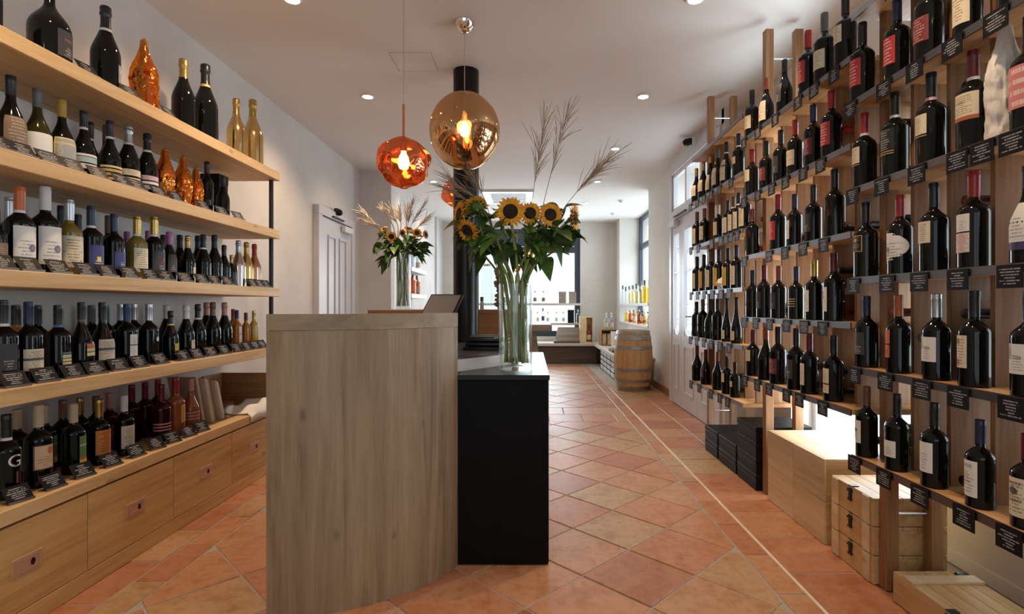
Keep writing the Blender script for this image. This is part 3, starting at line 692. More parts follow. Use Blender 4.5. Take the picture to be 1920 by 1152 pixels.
# crates and boxes on the floor under the rack
def crate(y0, y1, x0, x1, z0, z1, label, grp, mat='crate_pale_y'):
    t = thing('wine_crate', ((x0+x1)/2, (y0+y1)/2, z0), label, 'crate', grp)
    h = (z1-z0)/2
    part('front_board', B(x0, x0+.012, y0+.001, y1-.001, z0, z1), mat, t, bevel=.0012)
    part('back_board', B(x1-.012, x1, y0+.001, y1-.001, z0, z1), mat, t, bevel=.0012)
    part('end_board', B(x0+.0125, x1-.0125, y0+.001, y0+.014, z0, z1-.010), 'crate_wood_x', t); part('end_board', B(x0+.0125, x1-.0125, y1-.014, y1-.001, z0, z1-.010), 'crate_wood_x', t)
    part('lid', B(x0+.0125, x1-.0125, y0+.001, y1-.001, z1-.0095, z1), mat, t)
    return t
for y0, y1, nm in ((2.822, 3.12, 'black boxes'), (2.522, 2.820, 'latched crates')):
    for k in range(2):
        crate(y0, y1, 1.391, 1.80, .202*k+.001, .202*k+.201, ('upper' if k else 'lower') + ' plain pale wooden wine crate on the floor next to the ' + nm, 'plain wine crates')
def latched(y0, y1, x0, x1, z0, z1, label, handles=False):
    t = thing('latched_crate', ((x0+x1)/2, (y0+y1)/2, z0), label, 'crate')
    part('body', B(x0, x1, y0, y1, z0, z1-.014), 'crate_wood_y', t, bevel=.0015)
    n = 5; w = (x1-x0)/n
    for k in range(n): part('lid_plank', B(x0+w*k+.0007, x0+w*(k+1)-.0007, y0, y1, z1-.0135, z1), 'crate_wood_y', t, bevel=.001)
    for a in (.14, .86):
        c = y0+(y1-y0)*a
        part('batten', MB().box(x0-.007,x0-.0005,c-.022,c+.022,z0+.002,z1-.001) if not handles else MB().box(x0,x1,c-.026,c+.026,z1+.0003,z1+.010), 'crate_pale_y', t, bevel=.001)
        if handles:
            hd = part('rope_handle', MB().lathe([(0,0),(.024,0),(.026,.004),(.02,.008),(0,.008)], 14, (x1-.03, c+.04, z1)), 'latch_iron', t)
    c = (y0+y1)/2
    lt = MB().box(x0-.006,x0-.001,c-.010,c+.010,z1-.055,z1-.008).box(x0-.009,x0-.001,c-.016,c+.016,z1-.024,z1-.014).box(x0-.008,x0-.001,c-.013,c+.013,z1-.062,z1-.052)
    lt.box(x0-.004, x0+.03, c-.012, c+.012, z1+.0003, z1+.004)
    part('latch', lt, 'latch_iron', t, bevel=.001)
    return t
for k, nm in enumerate(('bottom', 'middle', 'top')):
    latched(2.16, 2.464, 1.39, 1.69, .117*k+.001, .117*k+.115, nm + ' crate of the latched wooden crate stack beside the rack post')
latched(1.50, 2.046, 1.392, 1.66, .001, .112, 'flat wide wooden crate with battens and iron latch lying on the floor by the rack', True)
bk = 0
for y0, y1, lv in ((3.93, 4.20, 2), (3.575, 3.90, 2), (3.255, 3.55, 4)):
    for k in range(lv):
        t = thing('gift_box', (1.55, (y0+y1)/2, .001+.0975*k), ['low black gift box stack by the street door, %s box', 'low black gift box stack against the tall black stack, %s box', 'tall black gift box stack beside the pale crates, %s box'][bk] % (['lower','upper'] if lv == 2 else ['bottom','second','third','top'])[k], 'box', 'black gift boxes')
        part('tray', B(1.379, 1.72, y0, y1, .001+.0975*k, .062+.0975*k), 'black_box', t, bevel=.003); part('lid', B(1.377, 1.722, y0-.002, y1+.002, .0625+.0975*k, .0975+.0975*k), 'black_box', t, bevel=.003)
    bk += 1

# ------------------------------------------------------------------ bottles
def sst(t): return t*t*(3-2*t)
SHAPES = {  # body radius/H, neck radius/H, shoulder start, neck start, shoulder power, capsule start
 'bo': (.141, .049, .55, .705, 1.4, .725), 'bu': (.145, .047, .38, .74, 1.0, .76), 'ch': (.142, .046, .44, .80, .95, .74),
 'sl': (.112, .044, .58, .75, 1.2, .78), 'je': (.200, .050, .40, .72, 1.25, .78), 'ho': (.122, .042, .30, .80, .75, .80), 'sp': (.150, .045, .58, .74, 1.6, .86)}
def radius_at(sh, z):       # z and result as fractions of the height
    Rb, rn, zs, zn, pw, zc = SHAPES[sh]
    if z < .015: return Rb*(.90 + .10*z/.015)
    if z < zs: return Rb
    if z < zn: return Rb + (rn-Rb)*sst(((z-zs)/(zn-zs))**pw)
    return rn
def q3(h): return round(h/.006)*.006
MESH = {}
def glass_mesh(sh, H, mat):
    k = ('g', sh, H, mat)
    if k not in MESH:
        Rb, rn, zs, zn, pw, zc = SHAPES[sh]
        zz = [.0, .006, .015] + [zs*.5, zs] + [zs+(zn-zs)*i/9 for i in range(1, 10)] + [.93]
        pr = [(0, 0), (radius_at(sh, 0)*.9, 0)] + [(radius_at(sh, z), z) for z in zz[1:]]
        pr += [(rn*1.02, .94), (rn*1.02, .995), (0, .995)]
        MESH[k] = MB().lathe([(r*H, z*H) for r, z in pr], 22).mesh('bottle_glass', mat, True, angle=40)
    return MESH[k]
def cap_mesh(sh, H, mat):
    k = ('c', sh, H, mat)
    if k not in MESH:
        Rb, rn, zs, zn, pw, zc = SHAPES[sh]; e = .0009/H
        if sh in ('ch', 'je'):
            r2 = rn*1.02
            pr = [(radius_at(sh, zc)+e, zc)] + [(radius_at(sh, z)+e*1.4, z) for z in (zc+.03, zc+.06, .86)] + [(r2*1.0+e, .885), (r2*1.22, .895), (r2*1.24, .925), (r2*1.08, .935), (r2*1.20, .96), (r2*1.12, .99), (r2*.7, 1.003), (0, 1.004)]
        else:
            pr = [(radius_at(sh, zc)+e, zc), (rn+e, .93), (rn*1.03+e, .935), (rn*1.03+e, .955), (rn+e, .96), (rn+e, .992), (rn*.85, 1.0), (0, 1.0)]
        MESH[k] = MB().lathe([(r*H, z*H) for r, z in pr], 18).mesh('bottle_capsule', mat, True, angle=50)
    return MESH[k]
def surf(sh, H, z, a, lay):
    r = radius_at(sh, z)*H + .0006 + .0003*lay
    return (r*math.cos(rad(a)), r*math.sin(rad(a)), z*H)
TXT = {}
def text_pts(s):
    if s not in TXT:
        c = bpy.data.curves.new('lettering', 'FONT'); c.body = s; c.align_x = 'CENTER'; c.align_y = 'CENTER'; c.size = 1
        o = bpy.data.objects.new('lettering', c); COL.objects.link(o)
        me = bpy.data.meshes.new_from_object(o.evaluated_get(bpy.context.evaluated_depsgraph_get()))
        TXT[s] = ([v.co[:2] for v in me.vertices], [tuple(p.vertices) for p in me.polygons])
        bpy.data.objects.remove(o); bpy.data.meshes.remove(me); bpy.data.curves.remove(c)
    return TXT[s]
def lab_mesh(sh, H, pc, lay):
    k = ('l', sh, H, pc, lay)
    if k in MESH: return MESH[k]
    mb = MB()
    if sh in ('bo', 'ho'): pc = tuple(v*.89 if isinstance(v, float) and i in ({'r': (1,2), 'd': (1,2), 'e': (1,), 't': (2,)}[pc[0]]) else v for i, v in enumerate(pc)) if not (pc[0] == 'r' and pc[3] == -180) else pc
    if pc[0] == 'r':
        _, z0, z1, a0, a1, mat = pc; na = max(2, int((a1-a0)/9)); nz = 1 if z1 <= SHAPES[sh][2] else 5; mb.uv = []
        for i in range(nz+1):
            for j in range(na+1):
                mb.v.append(surf(sh, H, z0+(z1-z0)*i/nz, a0+(a1-a0)*j/na, lay)); mb.uv.append((j/na, i/nz))
        mb.f = [(i*(na+1)+j, i*(na+1)+j+1, (i+1)*(na+1)+j+1, (i+1)*(na+1)+j) for i in range(nz) for j in range(na)]
    elif pc[0] == 'e':
        _, zc, rz, ac, ra, mat = pc; n = 20; mb.uv = []
        for g in (1., .66, .33):
            for q in range(n): mb.v.append(surf(sh, H, zc+g*rz*math.sin(2*PI*q/n), ac+g*ra*math.cos(2*PI*q/n), lay+.4)); mb.uv.append((.5+.4*g*math.cos(2*PI*q/n), .5+.4*g*math.sin(2*PI*q/n)))
        mb.v.append(surf(sh, H, zc, ac, lay+.4)); mb.uv.append((.5, .5))
        mb.f = [(2*n+q, 2*n+(q+1) % n, 3*n) for q in range(n)] + [(b*n+q, b*n+(q+1) % n, (b+1)*n+(q+1) % n, (b+1)*n+q) for b in (0, 1) for q in range(n)]
    elif pc[0] == 'd':       # label with a rounded side
        _, z0, z1, a0, a1, mat = pc; mb.uv = []; n = 10
        for i in range(n+1):
            v = i/n; w = math.sin(PI*(.06+.88*v))**.75
            for j in range(21): mb.v.append(surf(sh, H, z0+(z1-z0)*v, a0+(a1-a0)*w*j/20, lay)); mb.uv.append((j/20, v))
        mb.f = [(i*21+j, i*21+j+1, (i+1)*21+j+1, (i+1)*21+j) for i in range(n) for j in range(20)]
    elif pc[0] == 't':
        _, s, zc, hz, ac, mat, rot = pc; vs, fs = text_pts(s)
        for x, y in vs:
            if rot: x, y = -y, x
            da = math.degrees(x*hz/radius_at(sh, zc)); mb.v.append(surf(sh, H, zc+y*hz, ac+da, lay+1.6))
        mb.f = fs
    MESH[k] = mb.mesh('label', mat, pc[0] != 't')
    return MESH[k]
def neck(z0, z1, mat): return ('r', z0, z1, -180, 180, mat)
LAB = {
 'none': ('no label', []), 'white': ('white label', [('r',.17,.52,-58,58,'lab_white')]), 'cream': ('cream label', [('r',.20,.50,-52,52,'lab_cream')]), 'tallcream': ('tall cream label', [('r',.14,.56,-48,48,'lab_cream')]),
 'round': ('tall white label with blue round emblem', [('r',.12,.60,-50,50,'lab_white'), ('e',.32,.045,22,17,'pr_aqua'), ('e',.32,.022,22,8,'pr_orange')]),
 'oval': ('wide cream label with small oval emblem', [('r',.12,.58,-75,60,'lab_cream'), ('e',.20,.035,30,9,'pr_gold')]),
 'bigwhite': ('large plain white label', [('r',.14,.42,-70,70,'pr_white')]),
 'gyel': ('grey label with yellow border', [('r',.06,.47,-60,62,'pr_yellow'), ('r',.06,.455,-53,60,'pr_grey'), ('t','RONI',.30,.085,-32,'pr_stripe',True)]),
 'bluey': ('blue label with yellow square', [('r',.10,.50,-30,60,'lab_blue'), ('r',.24,.32,2,24,'pr_yellow')]), 'blue': ('navy label', [('r',.16,.46,-25,62,'lab_blue')]),
 'script': ('charcoal label with red script', [('r',.12,.52,-40,60,'lab_charcoal'), ('t','Z',.34,.16,18,'pr_red',False)]),
 'strby': ('blue and yellow striped label', [('r',.36,.39,-5,52,'pr_blue'), ('r',.30,.35,-5,52,'pr_stripe'), ('r',.25,.29,-5,52,'pr_stripe'), ('r',.20,.24,-5,52,'pr_stripe')]),
 'stroy': ('orange and yellow striped label', [('r',.37,.42,-5,50,'pr_orange'), ('r',.31,.36,-5,50,'pr_stripe'), ('r',.25,.30,-5,50,'pr_stripe')]),
 'strg': ('gold striped label', [('r',.28,.31,-80,70,'pr_stripe'), ('r',.22,.26,-80,70,'pr_gold'), ('r',.16,.20,-80,70,'pr_gold'), ('r',.10,.14,-80,70,'pr_stripe')]),
 'strw': ('pale striped label', [('r',.33,.36,-80,70,'pr_white'), ('r',.24,.32,-80,70,'pr_teal'), ('r',.15,.22,-80,70,'pr_white')]),
 'strp': ('pink striped label', [('r',.26,.33,-80,70,'pr_pink'), ('r',.20,.24,-80,70,'pr_white'), ('r',.12,.18,-80,70,'pr_pink')]),
 'strb': ('beige striped label', [('r',.24,.33,-80,70,'lab_cream'), ('r',.12,.21,-80,70,'pr_stripe')]),
 'land': ('cream landscape label', [('r',.16,.46,-48,52,'lab_cream'), ('r',.30,.335,-48,52,'pr_ink')]), 'two': ('two part white label', [('r',.40,.58,-12,44,'lab_white'), ('r',.15,.385,-12,44,'lab_white')]),
 'dot': ('white round dot', [('e',.46,.04,30,15,'pr_white'), ('r',.06,.09,0,45,'pr_white')]), 'yellow': ('yellow label', [('r',.12,.34,0,62,'lab_yellow')]), 'low': ('low cream label', [('r',.12,.34,5,60,'lab_cream')]),
 'orange': ('orange label', [('r',.18,.60,-45,60,'lab_orange')]), 'green': ('green picture label', [('r',.22,.60,0,52,'pr_green'), ('r',.44,.47,0,52,'pr_teal'), ('r',.14,.24,0,52,'pr_yellow'), ('r',.22,.26,5,40,'pr_orange')]),
 'tree': ('peach label with orange tree', [('r',.25,.58,-42,46,'pr_brown'), ('r',.262,.57,-36,44,'lab_peach'), ('e',.50,.045,26,13,'pr_orange')]), 'ytall': ('tall yellow label', [('r',.26,.60,0,46,'lab_mustard')]),
 'bands': ('pink bands round the base', [('r',.22,.25,-90,75,'cap_pink'), ('r',.28,.31,-90,75,'cap_pink'), ('r',.34,.37,-90,75,'cap_pink')]),
 'g': ('large white letter G', [('t','G',.50,.20,8,'pr_white',False), ('r',.20,.36,12,22,'lab_darkred')]), 'pinkw': ('black label with pink lettering', [('r',.10,.40,-15,60,'lab_charcoal'), ('t','rosé',.30,.06,20,'cap_pink',False)]),
 'silver': ('silver label', [('r',.08,.34,15,68,'lab_grey'), ('t','V',.27,.09,30,'pr_white',False)]), 'edge': ('cream edged label', [('r',.03,.30,40,80,'lab_cream')]), 'brown': ('dim brown label', [('r',.15,.50,-50,60,'lab_brown')]),
 'print': ('dark printed front', [('r',.20,.55,-35,35,'lab_charcoal')]), 'red': ('red label', [('r',.20,.58,-45,40,'lab_red')]), 'dred': ('dark red label', [('r',.20,.50,-50,45,'lab_darkred')]),
 'pink': ('large pink label', [('r',.20,.62,-72,72,'lab_pink')]), 'bgold': ('black label with gold frame', [('r',.38,.62,-38,30,'pr_gold'), ('r',.39,.61,-34,26,'lab_black'), ('e',.55,.025,-8,9,'pr_gold')]),
 'bline': ('black label with gold lines', [('r',.34,.62,-55,40,'lab_black'), ('r',.32,.33,-55,40,'pr_gold'), ('r',.29,.30,-55,40,'pr_gold')]),
 'dlab': ('rounded white label with sketch', [('d',.16,.62,-72,88,'lab_white'), ('e',.33,.07,-28,24,'pr_grey'), ('e',.35,.03,-20,13,'pr_ink')]), 'crsq': ('square cream label', [('r',.36,.63,-42,34,'lab_cream')]),
 'crline': ('cream label over gold lines', [('r',.36,.60,-55,30,'lab_cream'), ('r',.33,.34,-55,30,'pr_gold')]), 'wpink': ('white label over pink pattern', [('r',.42,.62,-34,30,'lab_white'), ('r',.18,.405,-34,30,'lab_pinkprint')]),
 'wpur': ('white label with purple band', [('r',.22,.62,-70,55,'lab_white'), ('r',.14,.22,-70,55,'pr_purple')]), 'cror': ('cream label with orange band', [('r',.36,.62,-62,60,'lab_cream'), ('r',.315,.36,-62,60,'cap_brick'), ('t','LINGEN',.52,.022,-4,'pr_ink',False)]),
 'or2': ('two part orange label', [('r',.42,.62,-40,8,'lab_brick'), ('r',.22,.405,-40,8,'lab_brick'), ('e',.31,.02,-18,7,'pr_ink')]),
 'pen': ('white label with grey feather', [('r',.24,.56,-48,40,'lab_white'), ('e',.47,.07,-32,10,'pr_grey'), ('t','Lua',.42,.05,2,'pr_ink',False)]),
 'seal': ('cream label with red seal', [('r',.22,.60,-45,18,'lab_cream'), ('e',.28,.04,-26,11,'pr_red'), ('e',.53,.035,-24,8,'pr_ink')]),
 'eye': ('white label with dark sketch', [('r',.22,.58,-50,22,'lab_white'), ('e',.42,.03,-18,15,'pr_ink')]), 'w2': ('half height white label', [('r',.20,.44,-50,38,'lab_white')]), 'w3': ('tall white label', [('r',.20,.60,-52,34,'lab_white')]),
 'razze': ('cream label reading RAZZE', [('r',.14,.60,-55,34,'lab_white'), ('t','RAZZE',.53,.045,-14,'pr_ink',False), ('e',.43,.035,-22,16,'pr_stripe'), ('t','NERO',.33,.035,-10,'pr_red',False)]),
 'nero': ('cream label reading NERO', [('r',.14,.60,-60,50,'lab_cream'), ('t','RAZZE',.53,.045,-10,'pr_ink',False), ('e',.44,.04,-14,20,'pr_ink'), ('t','NERO',.33,.05,-6,'pr_ink',False)]),
 'band2': ('cream label with red band', [('r',.14,.56,-52,22,'lab_cream'), ('r',.28,.31,-52,22,'pr_red')]), 'band3': ('cream label with dark mark', [('r',.16,.56,-52,22,'lab_cream'), ('r',.36,.375,-50,-25,'pr_ink')]),
 'winred': ('white label with red square', [('r',.16,.56,-48,16,'lab_white'), ('r',.36,.50,-40,-14,'pr_red')]), 'wino': ('white label with ochre square', [('r',.16,.56,-48,16,'lab_white'), ('r',.36,.50,-40,-14,'pr_gold')]),
 'strsl': ('slanted cream stripes', [('r',.42+.0,.435,-40,45,'pr_stripe'), ('r',.37,.385,-40,45,'pr_stripe'), ('r',.32,.335,-40,45,'pr_stripe'), ('r',.27,.285,-40,45,'pr_stripe')]),
 'sticker': ('round yellow sticker', [('e',.40,.05,-30,22,'pr_gold')]), 'oldgold': ('tan label', [('r',.34,.52,-52,30,'lab_peach')]), 'crlow': ('small low cream label', [('r',.08,.30,-52,36,'lab_cream')]),
 'ywhite': ('yellow white label', [('r',.10,.58,-55,45,'lab_cream')]), 'ylab': ('olive yellow label', [('r',.10,.60,-60,45,'lab_mustard')]), 'thin': ('thin framed label', [('r',.20,.52,-50,-44,'pr_silver'), ('r',.20,.52,-20,-14,'pr_silver')]),
 'crest': ('cream label with round crest', [('r',.12,.52,-58,48,'lab_cream'), ('e',.22,.03,-10,9,'pr_orange'), ('e',.64,.02,0,22,'pr_stripe')])}
SHW = {'bo': 'bordeaux bottle', 'bu': 'burgundy bottle', 'ch': 'sparkling bottle', 'sl': 'slim bottle', 'je': 'fat oversized bottle', 'ho': 'tapered bottle', 'sp': 'spirit bottle'}
GLW = {'black': 'dark', 'olive': 'olive', 'red': 'deep red', 'rose': 'rosé', 'amber': 'amber', 'honey': 'honey yellow', 'straw': 'golden', 'gold': 'shiny gold', 'rosegold': 'rose gold', 'silverrose': 'silvery rose'}
NB = 0
def bottle(x, y, z, H, sh, gl, cap, lab, rz, where, group, band=None, lying=None):
    global NB
    H = q3(H); NB += 1
    txt, pcs = LAB[lab]
    label = f"{GLW[gl]} {SHW[sh]}, {cap} capsule, {txt}, {where}" if pcs else f"{GLW[gl]} unlabelled {SHW[sh]}, {cap} capsule, {where}"
    for a, b in (('oak wall shelf', 'oak shelf'), ('on the ', 'on '), ('back row of the ', 'back row, ')):
        if len(label.split()) > 16: label = label.replace(a, b)
    if lying: t = ob('wine_bottle', None, None, (x, y, z), rot=(0, -PI/2, rz)); tag(t, f"{cap} capped bottle lying in {where}", 'bottle', group)
    else: t = ob('wine_bottle', None, None, (x, y, z), rz); tag(t, label, 'bottle', group)
    t.empty_display_size = .03
    g = ob('glass', glass_mesh(sh, H, 'glass_' + gl), t)
    ob('capsule', cap_mesh(sh, H, 'cap_' + cap), t)
    for i, pc in enumerate(pcs):
        ob({'r': 'label', 'd': 'label', 'e': 'emblem', 't': 'lettering'}[pc[0]] if i == 0 or pc[0] != 'r' else 'label_band', lab_mesh(sh, H, pc, i), t)
    if band: ob('neck_band', lab_mesh(sh, H, neck(SHAPES[sh][5]-.035, SHAPES[sh][5]-.002, 'pr_' + band), 0), t)
    return t
BOT = []
def row(items, X, base, where, group, facing, hmax=.345, hdef=.31):
    """items: (px, top_py, shape, glass, capsule, label[, neck band]) read off the photograph along one shelf line"""
    for it in items:
        px, ty, sh, gl, cap, lab = it[:6]; Y = yx(px, X)
        H = hdef if ty is None else CAM_H + (VY-ty)/FPX*Y - base
        BOT.append((group, Y, cap, LAB[lab][0]))
        bottle(X, Y, base, max(.2, min(hmax, H)), sh, gl, cap, lab, rad(facing + RND.uniform(-4, 4)), where, group, it[6] if len(it) > 6 else None)

FX, BX = -1.885, -2.03
row([(93, -40, 'je','black','pink','pinkw'), (198,12,'ch','black','black','silver','white'), (344,112,'ch','black','gold','edge'), (385,118,'ch','black','black','edge','gold'),
     (443,185,'ch','gold','gold','none'), (474,184,'ch','gold','gold','none')], FX, LZ[0], 'on the top oak wall shelf', 'bottles on the top oak shelf', -12, .46)
row([(20,143,'bu','black','black','brown'), (70,168,'bu','olive','grey','bigwhite'), (116,188,'bu','black','mustard','gyel'), (157,207,'bu','black','black','strw','white'), (206,227,'bu','black','black','strg','white'),
     (241,236,'ch','black','silver','strb','white'), (276,250,'ch','black','black','strp','white'), (388,303,'sl','black','black','none'), (418,330,'ch','black','black','none')], FX, LZ[1], 'on the second oak wall shelf', 'bottles on the second oak shelf', -22)
row([(168,228,'bu','black','black','none','white'), (200,236,'bu','black','brown','none')], BX, LZ[1], 'back row of the second oak wall shelf', 'bottles on the second oak shelf', 0)
row([(-8,392,'bo','black','black','brown'), (37,350,'bo','black','orange','round','white'), (85,350,'bo','black','white','round'), (130,374,'bo','straw','silver','oval'), (171,386,'bo','black','navy','bluey','white'), (214,402,'bo','black','navy','blue'),
     (257,406,'bo','straw','gold','tallcream','white'), (289,406,'bo','black','gold','script','white'), (317,435,'ch','black','purple','print'), (352,443,'ch','black','gold','low'), (381,441,'ch','black','black','none','white'), (402,442,'ch','black','black','none'),
     (420,460,'ch','black','black','none'), (434,480,'ch','black','gold','none'), (447,451,'ch','silverrose','silver','none'), (462,455,'ch','gold','gold','none'), (477,458,'ch','rosegold','red','none')], FX, LZ[2], 'on the third oak wall shelf', 'bottles on the third oak shelf', -22)
row([(18,372,'bo','black','silver','none'), (116,385,'bo','black','black','none'), (146,402,'bo','black','black','none'), (204,405,'bo','black','brown','none'), (238,434,'bo','straw','purple','none'), (278,434,'bo','black','purple','none'), (306,441,'ch','black','black','none'),
     (337,441,'ch','black','black','none'), (371,442,'ch','black','black','none')], BX, LZ[2], 'back row of the third oak wall shelf', 'bottles on the third oak shelf', 0)
row([(6,562,'bo','black','black','print','white'), (54,565,'bo','amber' if False else 'black','navy','land'), (109,572,'bo','black','black','strby','blue'), (153,567,'bu','black','black','stroy','brown'), (192,567,'bu','black','black','land'), (238,571,'bo','black','blue','two'),
     (279,571,'bo','black','silver','dot'), (320,583,'ch','black','black','yellow','yellow'), (349,572,'ch','black','white','low'), (371,571,'ch','black','black','none','white'), (399,568,'ch','black','brown','none'), (421,568,'ch','black','pink','none'),
     (444,582,'sl','amber','navy','two'), (461,586,'sl','amber','darkred','none'), (476,582,'sl','honey','gold','oldgold')], FX, LZ[3], 'on the fourth oak wall shelf', 'bottles on the fourth oak shelf', -22)
row([(30,571,'bo','amber','black','none'), (70,571,'bo','black','black','none'), (172,572,'bo','black','grey','none'), (198,572,'bo','black','teal','none'), (226,571,'bo','black','silver','none'), (251,571,'bo','black','silver','none'), (312,572,'ch','black','white','none'),
     (387,568,'ch','black','pink','none'), (437,580,'sl','amber','red','none')], BX, LZ[3], 'back row of the fourth oak wall shelf', 'bottles on the fourth oak shelf', 0)
row([(12,778,'bo','black','black','g','white'), (72,760,'bo','black','beige','tree'), (138,757,'bo','black','beige','green'), (186,748,'bo','black','gold','orange'), (233,740,'bo','black','white','tallcream'), (303,722,'bo','red','darkred','bands'), (329,708,'bo','rose','red','ytall'), (358,709,'bu','rose','pink','bands')],
     FX, LZ[4], 'on the oak drawer cabinet', 'bottles on the oak cabinet', -22)
row([(32,768,'bo','black','beige','none'), (84,760,'bo','black','beige','green'), (118,750,'bo','black','brown','none'), (150,745,'bo','black','gold','none'), (180,742,'bo','black','brown','none'), (205,738,'bo','red','pink','dred'), (247,722,'bo','red','darkred','none'), (272,718,'bo','red','darkred','none'), (296,712,'bo','red','red','none')],
     BX, LZ[4], 'back row of the oak drawer cabinet', 'bottles on the oak cabinet', 0)
# bottles wrapped in crinkled orange foil
def wrapped(px, ty, base, label, X=FX, mat='cellophane', inner='glass_amber', group='foil wrapped bottles', rs=1.0):
    Y = yx(px, X); H = q3(max(.2, min(.44, CAM_H + (VY-ty)/FPX*Y - base)))
    t = thing('wrapped_bottle', (X, Y, base), label, 'bottle', group)
    if inner: part('bottle', MB().lathe([(radius_at('ch', z)*H*.96, z*H*.97) for z in (0,.01,.2,.44,.5,.56,.62,.68,.74,.8,.9,.99)] + [(0, .97*H)], 18, (X, Y, base)), inner, t)
    seg, rows = 44, 44; vs = []; fs = []
    for i in range(rows+1):
        z = i/rows; r = max(radius_at('ch', max(.02, z*.86))*1.06*rs, .05)*H
        if z > .9: r *= max(.12, (1.0-z)/.1)**.5
        for k in range(seg):
            a = 2*PI*k/seg
            f = 1 + .20*noise.noise(Vector((math.cos(a)*2.2, math.sin(a)*2.2, z*3+px))) + .15*noise.noise(Vector((math.cos(a)*5, math.sin(a)*5, z*11+px))) + .06*noise.noise(Vector((math.cos(a)*11, math.sin(a)*11, z*24+px)))
            vs.append((X+r*f*math.cos(a), Y+r*f*math.sin(a), base + z*H))
    for i in range(rows):
        for k in range(seg): fs.append((i*seg+k, i*seg+(k+1)%seg, (i+1)*seg+(k+1)%seg, (i+1)*seg+k))
    part('foil_wrap', MB().add(vs, fs), mat, t, angle=28)
    return t
wrapped(270, 72, LZ[0], 'large bottle wrapped in shiny orange cellophane on the top oak shelf')
wrapped(309, 277, LZ[1], 'dark orange cellophane wrapped bottle beside a black sparkling bottle')
wrapped(343, 292, LZ[1], 'bright orange cellophane wrapped bottle, middle of three on the second oak shelf')
wrapped(367, 312, LZ[1], 'small amber cellophane wrapped bottle next to a black gift box')
t = thing('gift_box', (-2.03, yx(400, -2.03), LZ[1]), 'upright black gift box on the second oak shelf', 'box'); yb = yx(402, -2.03)
part('box', B(-2.09,-1.97,yb-.05,yb+.05,LZ[1],LZ[1]+.25), 'black_box', t, bevel=.003); part('lid', B(-2.092,-1.968,yb-.052,yb+.052,LZ[1]+.251,LZ[1]+.31), 'black_box', t, bevel=.003)
t = thing('carton', (-1.93, 1.84, LZ[0]), 'black carton at the end of the top oak shelf', 'box')
part('box', B(-2.02,-1.86,1.70,1.885,LZ[0],LZ[0]+.14), 'black_box', t, bevel=.003); part('lid', B(-2.022,-1.858,1.698,1.887,LZ[0]+.141,LZ[0]+.175), 'black_box', t, bevel=.003)

# price cards standing on the oak shelves
def card_mesh(w, h, tilt):
    mb = MB(); c, s = math.cos(tilt), math.sin(tilt); d = .0016
    q = [(-w/2, 0), (w/2, 0), (w/2, h), (-w/2, h)]
    mb.v = [(-z*s, y, z*c) for y, z in q] + [(-z*s-d, y, z*c) for y, z in q]
    mb.f = [(0,1,2,3), (7,6,5,4), (0,4,5,1), (1,5,6,2), (2,6,7,3), (3,7,4,0)]
    mb.uv = [(0,0),(1,0),(1,1),(0,1)]*2
    return mb.mesh('card', 'card', False)
CARD_L = card_mesh(.082, .060, rad(34)); CARD_R = card_mesh(.082, .064, 0)
FOOT = MB().box(-.034,.006,-.040,.040,0,.004).box(.002,.006,-.040,.040,.004,.009).mesh('card_foot', 'card_foot', False)
CLIP = MB().box(.0003,.004,-.030,.030,-.004,.016).mesh('card_clip', 'metal_dark', False)
def cards(pxs, z, where, grp):
    for px in pxs:
        y = yx(px, LF-.022)
        t = ob('price_card', None, None, (LF-.022, y, z), rad(RND.uniform(-14, -4))); nb_ = min((b for b in BOT if b[0] == 'bottles ' + where.replace('drawer ', '')), key=lambda b: abs(b[1]-y)); tag(t, (f'price card by {nb_[2]} capped bottle, {nb_[3]}, ' + where.replace('on the ', '')).replace('no label, ', ''), 'price card', grp)
        ob('card', CARD_L, t, (0,0,.0042)); ob('foot', FOOT, t)
cards([170,250,322], LZ[0], 'on the top oak shelf', 'price cards, top oak shelf')
cards([5,50,98,142,190,234,262,303,336,386,420,450], LZ[1], 'on the second oak shelf', 'price cards, second oak shelf')
cards([10,62,116,167,207,249,287,316,351,383,407,431,478,490,503], LZ[2], 'on the third oak shelf', 'price cards, third oak shelf')
cards([34,91,143,185,228,267,306,349,374,400,425,448,467,483,496], LZ[3], 'on the fourth oak shelf', 'price cards, fourth oak shelf')
cards([40,106,161,214,261,297,328,358,383], LZ[4], 'on the oak drawer cabinet', 'price cards, oak cabinet')

# bottles on the wine rack, door-side bay (F), middle bay (M), crate-side bay (N)
GX = 1.362
def rrow(sec, lvl, items):
    z = SEC[sec][2][lvl]; nm = {'F': 'door-side', 'M': 'middle', 'N': 'crate-side'}[sec]
    rown = ['top', 'second', 'third', 'fourth', 'fifth', 'lowest'][lvl] if not (sec == 'M' and lvl == 4) else 'lowest'
    where = f'{rown} row of {nm} rack bay'; grp = f'bottles, {rown} row, {nm} rack bay'
    row(items, GX, z, where, grp, 180+8, .322)
    for it in items:
        y = yx(it[0], GX)
        t = ob('price_card', None, None, (RF-.0045, y, z-.066), rad(180)); tag(t, f'hanging price card under {it[4]} capped bottle, {LAB[it[5]][0]}, {rown} row, {nm} bay'.replace('no label, ', ''), 'price card', f'price cards, {rown} rail, {nm} rack bay')
        ob('card', CARD_R, t); ob('clip', CLIP, t, (-.0045,0,.044))
rrow('N', 0, [(1700,-90,'bo','black','darkred','red'), (1775,-140,'bo','black','black','cream')])
rrow('N', 1, [(1617,43,'bo','black','black','red'), (1682,-2,'bo','black','navy','red'), (1742,-60,'bo','black','darkred','dred'), (1815,-95,'bo','black','black','tallcream'), (1900,-150,'bo','black','red','cream')])
rrow('N', 2, [(1621,212,'bo','black','red','crline','white'), (1678,174,'bo','black','black','bline','white'), (1746,136,'bo','black','black','crline','pink'), (1825,96,'bo','black','darkred','cror','white'), (1932,30,'bo','black','black','pink')])
